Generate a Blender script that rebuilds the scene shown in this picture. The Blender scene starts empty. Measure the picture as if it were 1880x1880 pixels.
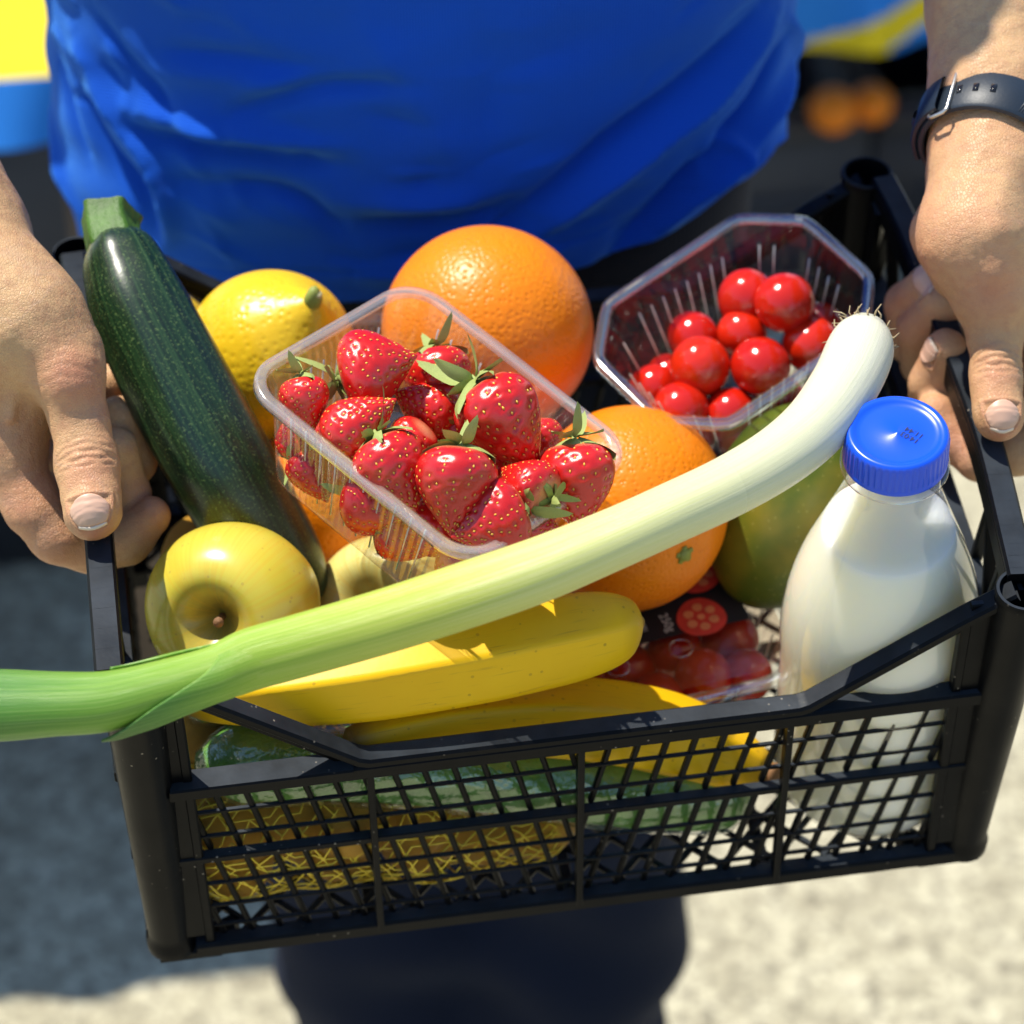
import bpy, bmesh, math, random
import numpy as np
from mathutils import Matrix, Vector
random.seed(7)
RNG = np.random.RandomState(11)
sc = bpy.context.scene
COL = sc.collection
rad = math.radians

# ------------------------------------------------------------------ frames
# crate frame: origin at the centre of the crate's base, x along its front, y to its back, z up.
# The crate is held at waist height, turned 8.4 degrees and tipped 10 degrees towards the viewer.
CM = Matrix.Translation((0, 0, 0.93)) @ Matrix.Rotation(rad(10), 4, 'X') @ Matrix.Rotation(rad(8.4), 4, 'Z')
CMI = CM.inverted()
CMn, CMIn = np.array(CM), np.array(CMI)
def c2w(p):
    p = np.atleast_2d(np.asarray(p, float)); return p @ CMn[:3, :3].T + CMn[:3, 3]
def w2c(p):
    p = np.atleast_2d(np.asarray(p, float)); return p @ CMIn[:3, :3].T + CMIn[:3, 3]

# ------------------------------------------------------------------ camera
FPX = 5173.0                       # focal length in pixels of the 1880 px photograph
CAMR = np.array([[0.98921, -0.14626, -0.00886], [-0.11132, -0.71087, -0.69446], [0.09528, 0.68795, -0.71948]])
_u, _s, _v = np.linalg.svd(CAMR); CAMR = _u @ _v      # rows: right, down, forward in the crate frame
CAMC = np.array([-0.1206, -0.8295, 0.9761])
cam = bpy.data.cameras.new('camera'); camo = bpy.data.objects.new('camera', cam); COL.objects.link(camo)
M4 = Matrix.Identity(4)
for i in range(3):
    M4[i][0] = CAMR[0][i]; M4[i][1] = -CAMR[1][i]; M4[i][2] = -CAMR[2][i]; M4[i][3] = CAMC[i]
camo.matrix_world = CM @ M4
cam.sensor_width = 36; cam.lens = 36 * FPX / 1880; cam.clip_start = 0.05; cam.clip_end = 200
cam.dof.use_dof = True; cam.dof.focus_distance = 1.085; cam.dof.aperture_fstop = 7.0; cam.dof.aperture_blades = 8
sc.camera = camo

def at(px, py, z):
    """point of the crate frame at height z that the photograph shows at pixel (px, py)"""
    d = CAMR.T @ np.array([(px - 940) / FPX, (py - 940) / FPX, 1.0])
    return CAMC + d * (z - CAMC[2]) / d[2]
CWo = c2w(CAMC)[0]
def ray_w(px, py):
    return CMn[:3, :3] @ (CAMR.T @ np.array([(px - 940) / FPX, (py - 940) / FPX, 1.0]))
def at_wy(px, py, y):
    d = ray_w(px, py); return CWo + d * (y - CWo[1]) / d[1]
def idir(ux, uy, tow=0.0):
    """crate-frame direction: ux right, uy down as the photograph shows it, tow towards the viewer"""
    v = ux * CAMR[0] + uy * CAMR[1] - tow * CAMR[2]; return v / np.linalg.norm(v)
def projw(P):
    c = (w2c(P) - CAMC) @ CAMR.T
    return np.c_[940 + FPX * c[:, 0] / c[:, 2], 940 + FPX * c[:, 1] / c[:, 2]]

# ------------------------------------------------------------------ sky, sun, exposure
SUN_AZ = rad(-60)        # from straight behind the person towards the left
SUN_EL = rad(66)
sd = Vector((math.sin(SUN_AZ) * math.cos(SUN_EL), math.cos(SUN_AZ) * math.cos(SUN_EL), math.sin(SUN_EL)))
world = bpy.data.worlds.new('World'); sc.world = world; world.use_nodes = True
wn = world.node_tree; wn.nodes.clear()
sky = wn.nodes.new('ShaderNodeTexSky'); sky.sky_type = 'NISHITA'; sky.sun_disc = False
sky.sun_elevation = SUN_EL; sky.sun_rotation = SUN_AZ; sky.air_density = 1.0; sky.dust_density = 0.15; sky.ozone_density = 3.0
bg = wn.nodes.new('ShaderNodeBackground'); bg.inputs['Strength'].default_value = 0.135
wo = wn.nodes.new('ShaderNodeOutputWorld')
wn.links.new(sky.outputs[0], bg.inputs['Color']); wn.links.new(bg.outputs[0], wo.inputs['Surface'])
sl = bpy.data.lights.new('sun', 'SUN'); sl.energy = 4.9; sl.angle = rad(0.5); sl.color = (1.0, 0.94, 0.82)
so = bpy.data.objects.new('sun', sl); COL.objects.link(so)
so.rotation_euler = sd.to_track_quat('Z', 'Y').to_euler(); so.location = sd * 8
sc.view_settings.view_transform = 'Standard'; sc.view_settings.look = 'None'
sc.view_settings.exposure = 0.60; sc.view_settings.gamma = 1.0; sc.view_settings.use_curve_mapping = False
sc.render.engine = 'CYCLES'
cy = sc.cycles
cy.use_denoising = True; cy.max_bounces = 12; cy.transparent_max_bounces = 24; cy.diffuse_bounces = 4
cy.glossy_bounces = 4; cy.transmission_bounces = 8; cy.caustics_reflective = False; cy.caustics_refractive = False
cy.sample_clamp_indirect = 6.0
try: cy.denoiser = 'OPENIMAGEDENOISE'
except Exception: pass

# ------------------------------------------------------------------ materials
class NT:
    def __init__(s, name):
        s.m = bpy.data.materials.new(name); s.m.use_nodes = True; s.t = s.m.node_tree; s.t.nodes.clear()
        s.out = s.t.nodes.new('ShaderNodeOutputMaterial')
    def n(s, typ, ins=None, **kw):
        nd = s.t.nodes.new(typ)
        for k, v in kw.items(): setattr(nd, k, v)
        for k, v in (ins or {}).items():
            if isinstance(v, bpy.types.NodeSocket): s.t.links.new(v, nd.inputs[k])
            else: nd.inputs[k].default_value = v
        return nd
    def mix(s, fac, a, b, blend='MIX'):
        nd = s.t.nodes.new('ShaderNodeMix'); nd.data_type = 'RGBA'; nd.blend_type = blend
        for idx, v in ((0, fac), (6, a), (7, b)):
            if isinstance(v, bpy.types.NodeSocket): s.t.links.new(v, nd.inputs[idx])
            else: nd.inputs[idx].default_value = v if idx == 0 else (*v[:3], 1)
        return nd.outputs[2]
    def ramp(s, fac, stops, interp='LINEAR'):
        nd = s.t.nodes.new('ShaderNodeValToRGB'); cr = nd.color_ramp; cr.interpolation = interp
        while len(cr.elements) < len(stops): cr.elements.new(0.5)
        for e, (p, c) in zip(cr.elements, stops):
            e.position = p; e.color = (*c, 1) if isinstance(c, (tuple, list)) else (c, c, c, 1)
        s.t.links.new(fac, nd.inputs[0]); return nd.outputs[0]
    def coord(s): return s.n('ShaderNodeTexCoord').outputs['Object']
    def noise(s, scale, vec=None, detail=4.0, rough=0.55, dist=0.0):
        return s.n('ShaderNodeTexNoise', {'Vector': vec or s.coord(), 'Scale': scale, 'Detail': detail, 'Roughness': rough, 'Distortion': dist}).outputs[0]
    def vor(s, scale, vec=None, feature='F1'):
        return s.n('ShaderNodeTexVoronoi', {'Vector': vec or s.coord(), 'Scale': scale}, feature=feature).outputs[0]
    def attr(s, name, out='Vector'): return s.n('ShaderNodeAttribute', attribute_name=name).outputs[out]
    def math(s, op, a, b=0.0):
        return s.n('ShaderNodeMath', {0: a, 1: b}, operation=op).outputs[0]
    def bump(s, h, strength=0.3, dist=0.001, normal=None):
        d = {'Height': h, 'Strength': strength, 'Distance': dist}
        if normal: d['Normal'] = normal
        return s.n('ShaderNodeBump', d).outputs[0]
    def principled(s, **k):
        ins = {}
        for a, b in dict(color='Base Color', rough='Roughness', metal='Metallic', normal='Normal', sss='Subsurface Weight', sssr='Subsurface Radius',
                         ssss='Subsurface Scale', coat='Coat Weight', coatr='Coat Roughness', ior='IOR', spec='Specular IOR Level', sheen='Sheen Weight', sheenr='Sheen Roughness', sheent='Sheen Tint', trans='Transmission Weight', aniso='Anisotropic').items():
            if a in k:
                v = k[a]
                if a in ('color', 'sheent') and not isinstance(v, bpy.types.NodeSocket): v = (*v[:3], 1)
                ins[b] = v
        return s.n('ShaderNodeBsdfPrincipled', ins)
    def done(s, sh):
        s.t.links.new(sh.outputs[0], s.out.inputs['Surface']); return s.m

def mat_plain(name, color, rough=0.5, nscale=40, var=0.15, bump=0.15, bd=0.0005, **k):
    t = NT(name); c = t.coord(); n = t.noise(nscale, c)
    col = t.mix(n, [x * (1 - var) for x in color], [min(1, x * (1 + var)) for x in color])
    b = t.bump(t.noise(nscale * 6, c), bump, bd)
    return t.done(t.principled(color=col, rough=rough, normal=b, **k))

def mat_crate():
    t = NT('black_crate_plastic'); c = t.coord()
    dust = t.ramp(t.noise(70, c, 6, 0.7), [(0.52, 0.0), (0.78, 1.0)])
    speck = t.ramp(t.vor(260, c), [(0.0, 1.0), (0.10, 1.0), (0.14, 0.0)])
    gate = t.ramp(t.noise(24, c, 2), [(0.55, 0.0), (0.62, 1.0)])
    f = t.math('MULTIPLY', dust, 0.035)
    col = t.mix(f, (0.0022, 0.0025, 0.0032), (0.10, 0.088, 0.07))
    col = t.mix(t.math('MULTIPLY', t.math('MULTIPLY', speck, gate), 0.55), col, (0.32, 0.28, 0.22))
    up = t.n('ShaderNodeSeparateXYZ', {0: t.n('ShaderNodeNewGeometry').outputs['Normal']}).outputs[2]     # upward faces tinted bluish grey: sky reflection painted into the colour
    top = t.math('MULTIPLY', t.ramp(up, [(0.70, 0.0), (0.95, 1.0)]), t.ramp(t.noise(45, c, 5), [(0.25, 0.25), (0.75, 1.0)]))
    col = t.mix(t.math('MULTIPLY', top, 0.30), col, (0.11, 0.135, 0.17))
    r = t.ramp(t.noise(30, c, 5), [(0.3, 0.30), (0.7, 0.46)])
    scr = t.noise(500, t.n('ShaderNodeMapping', {'Vector': c, 'Scale': (1, 1, 0.12)}).outputs[0], 3)
    return t.done(t.principled(color=col, rough=r, spec=0.10, normal=t.bump(scr, 0.12, 0.0004)))

def mat_clear(name, tint=(1, 1, 1), base=0.06, rough=0.05, haze=0.0, hazecol=(0.9, 0.9, 0.9), bumps=0.0, bscale=60, spec=1.0):
    """thin clear plastic sheet: see-through, with Fresnel gloss and a little milky scatter"""
    t = NT(name); c = t.coord()
    d = {'Blend': 0.25}
    nrm = None
    if bumps: nrm = t.bump(t.noise(bscale, c, 3), bumps, 0.002)
    g = t.n('ShaderNodeBsdfGlossy', {'Color': (1, 1, 1, 1), 'Roughness': rough})
    if nrm: t.t.links.new(nrm, g.inputs['Normal'])
    bk = t.n('ShaderNodeNewGeometry').outputs['Backfacing']     # a sheet reflects alike from both sides
    lw = t.n('ShaderNodeFresnel', {'IOR': t.math('SUBTRACT', 1.45, t.math('MULTIPLY', bk, 1.45 - 1 / 1.45))})
    if nrm: t.t.links.new(nrm, lw.inputs['Normal'])
    fr = t.math('MINIMUM', t.math('ADD', t.math('MULTIPLY', lw.outputs[0], spec), base), 0.9)
    tr = t.n('ShaderNodeBsdfTransparent', {'Color': (*tint, 1)})
    under = tr
    if haze > 0:
        df = t.n('ShaderNodeBsdfDiffuse', {'Color': (*hazecol, 1)})
        tl = t.n('ShaderNodeBsdfTranslucent', {'Color': (*hazecol, 1)})
        hz = t.n('ShaderNodeMixShader', {0: 0.5, 1: df.outputs[0], 2: tl.outputs[0]})
        under = t.n('ShaderNodeMixShader', {0: haze, 1: tr.outputs[0], 2: hz.outputs[0]})
    return t.done(t.n('ShaderNodeMixShader', {0: fr, 1: under.outputs[0], 2: g.outputs[0]}))

def mat_citrus(name, c1, c2, pore=420, rough=0.38, bump=0.55):
    t = NT(name); c = t.coord()
    col = t.mix(t.noise(14, c, 4), c1, c2)
    v = t.vor(pore, t.n('ShaderNodeVectorMath', {0: c, 1: t.n('ShaderNodeTexNoise', {'Vector': c, 'Scale': 200.0}).outputs[1]}, operation='ADD').outputs[0] if False else c)
    dots = t.ramp(v, [(0.0, 0.0), (0.35, 0.75), (0.6, 1.0)])
    col = t.mix(t.ramp(v, [(0.0, 0.35), (0.25, 0.0)]), col, [x * 0.6 for x in c1])
    h = t.math('ADD', t.math('MULTIPLY', dots, 0.7), t.math('MULTIPLY', t.noise(90, c, 3), 0.9))
    return t.done(t.principled(color=col, rough=rough, normal=t.bump(h, bump, 0.0009), sss=0.12, sssr=(0.01, 0.005, 0.002), ssss=0.6, spec=0.36))

def mat_skin():
    t = NT('skin'); c = t.coord()
    red = t.attr('red', 'Fac')
    n1 = t.noise(38, c, 5, 0.6); n2 = t.noise(220, c, 4)
    col = t.mix(n1, (0.46, 0.265, 0.125), (0.63, 0.405, 0.205))
    col = t.mix(t.math('MULTIPLY', t.ramp(n2, [(0.42, 0.0), (0.7, 1.0)]), 0.38), col, (0.38, 0.17, 0.10))
    col = t.mix(t.math('MULTIPLY', red, 0.80), col, (0.47, 0.155, 0.095))
    vein = t.ramp(t.noise(26, c, 2, 0.4, 1.2), [(0.47, 0.0), (0.5, 1.0), (0.53, 0.0)])
    col = t.mix(t.math('MULTIPLY', vein, 0.10), col, (0.36, 0.30, 0.30))
    mp = t.n('ShaderNodeMapping', {'Vector': c, 'Scale': (1.0, 0.55, 1.0), 'Rotation': (0.5, 0.4, 0.2)}).outputs[0]
    cr = t.vor(900, mp, 'DISTANCE_TO_EDGE')
    cre = t.ramp(cr, [(0.0, 0.0), (0.12, 1.0)])
    col = t.mix(t.math('MULTIPLY', t.ramp(cre, [(0.0, 1.0), (0.5, 0.0)]), 0.22), col, (0.36, 0.17, 0.09))
    col = t.mix(t.math('MULTIPLY', t.ramp(t.noise(14, c, 3), [(0.48, 0.0), (0.66, 1.0)]), 0.35), col, (0.55, 0.24, 0.13))
    wr = t.n('ShaderNodeTexNoise', {'Vector': t.n('ShaderNodeMapping', {'Vector': c, 'Scale': (0.35, 1.5, 1.0), 'Rotation': (0.0, 0.7, 0.3)}).outputs[0], 'Scale': 420.0, 'Detail': 4.0}).outputs[0]
    h = t.math('ADD', t.math('MULTIPLY', cre, 0.40), t.math('ADD', t.math('MULTIPLY', n2, 0.8), t.math('MULTIPLY', wr, 0.9)))
    return t.done(t.principled(color=col, rough=0.47, normal=t.bump(h, 0.50, 0.0008), sss=0.09, sssr=(0.012, 0.005, 0.003), ssss=0.5, spec=0.36))

def mat_cloth(name, c1, c2, scale=1500, sheen=0.45, sheent=(0.16, 0.55, 1.0)):
    t = NT(name); c = t.coord()
    col = t.mix(t.noise(9, c, 4), c1, c2)
    w1 = t.n('ShaderNodeTexWave', {'Vector': c, 'Scale': scale / 6.28, 'Distortion': 0.4}, bands_direction='X').outputs[1]
    w2 = t.n('ShaderNodeTexWave', {'Vector': c, 'Scale': scale / 6.28, 'Distortion': 0.4}, bands_direction='Z').outputs[1]
    h = t.math('ADD', t.math('MULTIPLY', w1, 0.5), t.math('MULTIPLY', w2, 0.5))
    h = t.math('ADD', h, t.math('MULTIPLY', t.noise(600, c, 3), 0.5))
    return t.done(t.principled(color=col, rough=0.85, normal=t.bump(h, 0.55, 0.0006), sheen=sheen, sheenr=0.45, sheent=sheent, spec=0.15))

def mat_leek():
    t = NT('leek_skin'); lt = t.attr('lt')
    sp = t.n('ShaderNodeSeparateXYZ', {0: lt})
    tt = sp.outputs[0]
    fib = t.n('ShaderNodeTexNoise', {'Vector': t.n('ShaderNodeMapping', {'Vector': lt, 'Scale': (2.0, 14.0, 14.0)}).outputs[0], 'Scale': 2.2, 'Detail': 6.0, 'Roughness': 0.65}).outputs[0]
    fine = t.n('ShaderNodeTexNoise', {'Vector': t.n('ShaderNodeMapping', {'Vector': lt, 'Scale': (3.0, 42.0, 42.0)}).outputs[0], 'Scale': 1.6, 'Detail': 4.0, 'Roughness': 0.6}).outputs[0]
    tw = t.math('ADD', tt, t.math('MULTIPLY', t.math('SUBTRACT', fib, 0.5), 0.30))
    col = t.ramp(tw, [(0.0, (0.025, 0.10, 0.010)), (0.12, (0.055, 0.18, 0.012)), (0.22, (0.15, 0.30, 0.016)), (0.33, (0.27, 0.40, 0.030)), (0.46, (0.45, 0.50, 0.075)), (0.60, (0.62, 0.62, 0.24)), (0.76, (0.69, 0.67, 0.42)), (1.0, (0.66, 0.64, 0.53))])
    col = t.mix(t.math('MULTIPLY', t.ramp(fine, [(0.42, 0.0), (0.62, 1.0)]), 0.26), col, t.mix(0.45, col, (0.16, 0.30, 0.05)))
    col = t.mix(t.math('MULTIPLY', t.ramp(fib, [(0.50, 0.0), (0.70, 1.0)]), 0.16), col, (0.62, 0.64, 0.40))
    h = t.math('ADD', t.math('MULTIPLY', fine, 1.6), t.math('MULTIPLY', fib, 0.8))
    rr = t.ramp(tt, [(0.3, 0.42), (0.9, 0.22)])
    return t.done(t.principled(color=col, rough=rr, normal=t.bump(h, 0.34, 0.0007), sss=0.08, sssr=(0.006, 0.008, 0.003), ssss=0.6, spec=0.45))

def mat_zucchini():
    t = NT('zucchini_skin'); lt = t.attr('lt'); c = t.coord()
    st = t.n('ShaderNodeTexNoise', {'Vector': t.n('ShaderNodeMapping', {'Vector': lt, 'Scale': (0.8, 6.0, 6.0)}).outputs[0], 'Scale': 1.5, 'Detail': 5.0}).outputs[0]
    fl = t.ramp(t.noise(900, c, 3), [(0.56, 0.0), (0.70, 1.0)])
    base = t.ramp(st, [(0.40, (0.004, 0.014, 0.006)), (0.55, (0.009, 0.030, 0.010)), (0.68, (0.022, 0.055, 0.018)), (0.80, (0.06, 0.10, 0.035))])
    col = t.mix(t.math('MULTIPLY', fl, 0.55), base, (0.13, 0.20, 0.06))
    return t.done(t.principled(color=col, rough=0.33, spec=0.5, normal=t.bump(t.noise(300, c, 3), 0.2, 0.0005), coat=0.15, coatr=0.25))

def mat_strawberry():
    t = NT('strawberry_flesh'); lt = t.attr('lt'); c = t.coord()
    sp = t.n('ShaderNodeSeparateXYZ', {0: lt})
    n = t.math('ADD', t.math('MULTIPLY', t.noise(60, c, 3), 0.7), t.math('MULTIPLY', t.n('ShaderNodeObjectInfo').outputs['Random'], 0.5))
    col = t.mix(n, (0.42, 0.006, 0.008), (0.66, 0.018, 0.011))
    top = t.math('ADD', sp.outputs[0], t.math('MULTIPLY', t.math('SUBTRACT', n, 0.5), 0.14))
    col = t.mix(t.ramp(top, [(0.02, 0.8), (0.13, 0.0)]), col, (0.80, 0.42, 0.20))
    return t.done(t.principled(color=col, rough=0.24, spec=0.55, normal=t.bump(t.noise(350, c, 2), 0.15, 0.0005), sss=0.18, sssr=(0.008, 0.002, 0.002), ssss=0.5, coat=0.3, coatr=0.18))

def mat_milk():
    t = NT('milk'); 
    return t.done(t.principled(color=(0.86, 0.84, 0.66), rough=0.35, sss=1.0, sssr=(0.035, 0.032, 0.022), ssss=1.0, spec=0.3))

def mat_ground():
    t = NT('concrete_ground'); c = t.coord()
    a = t.noise(20, c, 8, 0.75); b = t.noise(70, c, 7, 0.75); v = t.vor(34, c)
    col = t.ramp(a, [(0.30, (0.22, 0.195, 0.135)), (0.46, (0.41, 0.375, 0.26)), (0.60, (0.55, 0.51, 0.365)), (0.8, (0.37, 0.33, 0.25))])
    col = t.mix(t.math('MULTIPLY', t.ramp(b, [(0.42, 1.0), (0.53, 0.0)]), 0.9), col, (0.13, 0.115, 0.085))
    col = t.mix(t.math('MULTIPLY', t.ramp(b, [(0.56, 0.0), (0.68, 1.0)]), 0.55), col, (0.66, 0.61, 0.47))
    col = t.mix(t.math('MULTIPLY', t.ramp(v, [(0.0, 1.0), (0.16, 0.0)]), 0.5), col, (0.14, 0.13, 0.12))
    return t.done(t.principled(color=col, rough=0.9, normal=t.bump(b, 0.5, 0.004), spec=0.2))

def mat_apple(name='apple_skin', c1=(0.46, 0.375, 0.022), c2=(0.63, 0.54, 0.085)):
    t = NT(name); c = t.coord(); lt = t.attr('lt'); sp = t.n('ShaderNodeSeparateXYZ', {0: lt})
    n = t.noise(18, c, 4)
    col = t.mix(n, c1, c2)
    col = t.mix(t.math('MULTIPLY', t.ramp(t.noise(9, c, 2), [(0.5, 0.0), (0.75, 1.0)]), 0.5), col, (0.62, 0.33, 0.03))
    rus = t.math('ADD', sp.outputs[0], t.math('MULTIPLY', t.math('SUBTRACT', t.noise(120, c, 5), 0.5), 0.16))
    col = t.mix(t.ramp(rus, [(0.05, 0.9), (0.24, 0.0)]), col, (0.24, 0.19, 0.035))
    dots = t.ramp(t.vor(190, c), [(0.0, 1.0), (0.10, 1.0), (0.14, 0.0)])
    col = t.mix(t.math('MULTIPLY', dots, 0.45), col, (0.30, 0.22, 0.06))
    str_ = t.n('ShaderNodeTexNoise', {'Vector': t.n('ShaderNodeMapping', {'Vector': lt, 'Scale': (1.2, 10.0, 10.0)}).outputs[0], 'Scale': 2.0, 'Detail': 5.0}).outputs[0]
    col = t.mix(t.math('MULTIPLY', t.ramp(str_, [(0.45, 0.0), (0.65, 1.0)]), 0.35), col, (0.58, 0.34, 0.03))
    return t.done(t.principled(color=col, rough=0.27, spec=0.5, normal=t.bump(t.noise(150, c), 0.06, 0.0004), sss=0.10, sssr=(0.01, 0.008, 0.002), ssss=0.6))

def mat_banana():
    t = NT('banana_peel'); c = t.coord(); lt = t.attr('lt'); sp = t.n('ShaderNodeSeparateXYZ', {0: lt})
    n = t.noise(30, c, 4)
    col = t.mix(n, (0.70, 0.39, 0.003), (0.78, 0.49, 0.006))
    st = t.n('ShaderNodeTexNoise', {'Vector': t.n('ShaderNodeMapping', {'Vector': lt, 'Scale': (5.0, 9.0, 9.0)}).outputs[0], 'Scale': 2.0, 'Detail': 5.0}).outputs[0]
    col = t.mix(t.math('MULTIPLY', t.ramp(st, [(0.60, 0.0), (0.72, 1.0)]), 0.5), col, (0.36, 0.19, 0.02))
    sp2 = t.ramp(t.vor(170, c), [(0.0, 1.0), (0.10, 1.0), (0.14, 0.0)])
    col = t.mix(t.math('MULTIPLY', sp2, t.math('MULTIPLY', n, 0.7)), col, (0.20, 0.10, 0.02))
    e0 = t.ramp(sp.outputs[0], [(0.0, 1.0), (0.05, 0.25), (0.09, 0.0), (0.93, 0.0), (0.985, 0.35), (1.0, 0.9)])
    col = t.mix(e0, col, (0.20, 0.12, 0.03))
    return t.done(t.principled(color=col, rough=0.42, spec=0.25, normal=t.bump(t.noise(220, c), 0.12, 0.0005), sss=0.12, sssr=(0.01, 0.006, 0.001), ssss=0.6))

def mat_mango():
    t = NT('mango_skin'); c = t.coord()
    n = t.noise(16, c, 4)
    col = t.ramp(n, [(0.3, (0.03, 0.060, 0.006)), (0.5, (0.075, 0.105, 0.008)), (0.62, (0.17, 0.15, 0.010)), (0.75, (0.32, 0.21, 0.02))])
    dots = t.ramp(t.vor(320, c), [(0.0, 1.0), (0.1, 1.0), (0.16, 0.0)])
    col = t.mix(t.math('MULTIPLY', dots, 0.4), col, (0.40, 0.38, 0.12))
    return t.done(t.principled(color=col, rough=0.38, spec=0.45, normal=t.bump(t.noise(260, c), 0.1, 0.0004)))

MT = {}
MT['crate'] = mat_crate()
MT['punnet'] = mat_clear('clear_punnet_plastic', (0.99, 0.985, 0.975), 0.05, 0.10, 0.07, (0.95, 0.93, 0.9))
MT['punnet_rim'] = mat_clear('clear_punnet_rim', (0.985, 0.98, 0.97), 0.06, 0.14, 0.20, (0.95, 0.91, 0.86))
MT['tray'] = mat_clear('clear_tray_plastic', (0.97, 0.975, 0.985), 0.02, 0.05, 0.02, spec=0.55)
MT['rib_glint'] = mat_clear('milky_painted_glint', (0.98, 0.98, 0.97), 0.15, 0.10, 0.50, (0.95, 0.93, 0.88))  # pale haze paints the glints along the wall flutes
MT['tray_rim'] = mat_clear('clear_tray_rim', (0.95, 0.97, 0.99), 0.16, 0.06, 0.05)
MT['film'] = mat_clear('clear_packing_film', (0.90, 0.80, 0.72), 0.02, 0.16, 0.12, (0.45, 0.20, 0.11), 0.35, 50)
MT['wrap'] = mat_clear('crinkled_clear_wrap', (0.97, 0.98, 0.97), 0.06, 0.10, 0.035, (0.9, 0.92, 0.9), 0.9, 95)
MT['pet'] = mat_clear('clear_bottle_plastic', (0.99, 0.99, 0.985), 0.03, 0.07, 0.02)
MT['milk'] = mat_milk()
MT['orange'] = mat_citrus('orange_peel', (0.72, 0.165, 0.002), (0.82, 0.245, 0.003))
MT['lemon'] = mat_citrus('lemon_peel', (0.66, 0.40, 0.010), (0.76, 0.52, 0.018), 300, 0.33, 0.5)
MT['green_nub'] = mat_plain('green_stalk', (0.22, 0.26, 0.045), 0.6, 120, 0.35)
MT['brown_nub'] = mat_plain('brown_stalk', (0.20, 0.095, 0.035), 0.75, 200, 0.4, 0.6)
MT['skin'] = mat_skin()
MT['nail'] = mat_plain('nail_plate', (0.60, 0.37, 0.26), 0.32, 60, 0.06, 0.05)
MT['nail_tip'] = mat_plain('nail_tip', (0.72, 0.58, 0.44), 0.35, 80, 0.05, 0.05)
MT['shirt'] = mat_cloth('blue_jersey', (0.004, 0.066, 0.48), (0.006, 0.096, 0.60))
MT['denim'] = mat_cloth('dark_navy_denim', (0.0025, 0.005, 0.014), (0.005, 0.009, 0.022), 900, 0.03, (0.4, 0.5, 0.8))
MT['leek'] = mat_leek()
MT['root'] = mat_plain('dry_leek_roots', (0.36, 0.27, 0.15), 0.9, 150, 0.35)
MT['zucchini'] = mat_zucchini()
MT['zstem'] = mat_plain('zucchini_stalk', (0.042, 0.115, 0.006), 0.55, 110, 0.7, 0.5, 0.001)
MT['berry'] = mat_strawberry()
MT['seed'] = mat_plain('strawberry_seed', (0.80, 0.50, 0.07), 0.35, 90, 0.2)
MT['sepal'] = mat_plain('strawberry_leaf', (0.30, 0.36, 0.10), 0.55, 140, 0.5, 0.4)
def mat_tomato():
    t = NT('tomato_skin'); c = t.coord(); rnd = t.n('ShaderNodeObjectInfo').outputs['Random']
    col = t.mix(t.math('ADD', t.math('MULTIPLY', rnd, 0.6), t.math('MULTIPLY', t.noise(1.6, c, 3), 0.5)), (0.42, 0.007, 0.004), (0.62, 0.024, 0.004))
    up = t.n('ShaderNodeSeparateXYZ', {0: c}).outputs[2]
    col = t.mix(t.ramp(t.math('ADD', t.math('MULTIPLY', up, 0.5), 0.5), [(0.90, 0.0), (1.0, 0.55)]), col, (0.58, 0.16, 0.02))
    return t.done(t.principled(color=col, rough=0.14, spec=0.5, normal=t.bump(t.noise(9, c, 3), 0.05, 0.02), sss=0.12, sssr=(0.01, 0.002, 0.001), ssss=0.5, coat=0.3, coatr=0.06))
MT['tomato'] = mat_tomato()
MT['apple'] = mat_apple(); MT['apple_pale'] = mat_apple('pale_apple_skin', (0.58, 0.53, 0.13), (0.70, 0.67, 0.28)); MT['banana'] = mat_banana(); MT['mango'] = mat_mango()
MT['cap'] = mat_plain('blue_cap_plastic', (0.006, 0.075, 0.66), 0.28, 60, 0.06, 0.03)
MT['ink'] = mat_plain('dark_print_ink', (0.012, 0.014, 0.03), 0.7, 60, 0.1)
MT['label_black'] = mat_plain('black_label_paper', (0.008, 0.008, 0.010), 0.55, 60, 0.1, 0.05)
MT['label_white'] = mat_plain('white_print_ink', (0.60, 0.57, 0.50), 0.6, 60, 0.1)
MT['label_red'] = mat_plain('red_tomato_print', (0.62, 0.045, 0.025), 0.5, 150, 0.4, 0.02)
MT['label_flesh'] = mat_plain('pale_tomato_print', (0.70, 0.22, 0.08), 0.5, 160, 0.4, 0.02)
MT['potato'] = mat_plain('potato_skin', (0.84, 0.38, 0.04), 0.5, 60, 0.45, 0.8, 0.002)
MT['net'] = mat_plain('yellow_net', (0.70, 0.50, 0.03), 0.45, 80, 0.15)
MT['cucumber'] = mat_plain('cucumber_skin', (0.10, 0.26, 0.03), 0.4, 55, 0.6, 0.6, 0.0015)
MT['ground'] = mat_ground()
MT['strap'] = mat_plain('watch_strap_rubber', (0.010, 0.018, 0.030), 0.48, 120, 0.15, 0.15)
MT['steel'] = mat_plain('brushed_steel', (0.55, 0.53, 0.48), 0.3, 90, 0.1, 0.05, metal=0.9)
MT['dark_glass'] = mat_plain('dark_watch_glass', (0.01, 0.01, 0.012), 0.1, 50, 0.1, 0.0)
MT['cloth_yellow'] = mat_cloth('yellow_tablecloth', (0.62, 0.46, 0.012), (0.70, 0.54, 0.02), 500, 0.05, (1, 1, 1))
MT['cloth_blue'] = mat_cloth('blue_tablecloth', (0.02, 0.17, 0.55), (0.025, 0.20, 0.62), 500, 0.05, (1, 1, 1))
MT['cloth_white'] = mat_cloth('pale_grey_tablecloth', (0.55, 0.55, 0.55), (0.6, 0.6, 0.6), 500, 0.05, (1, 1, 1))
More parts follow.
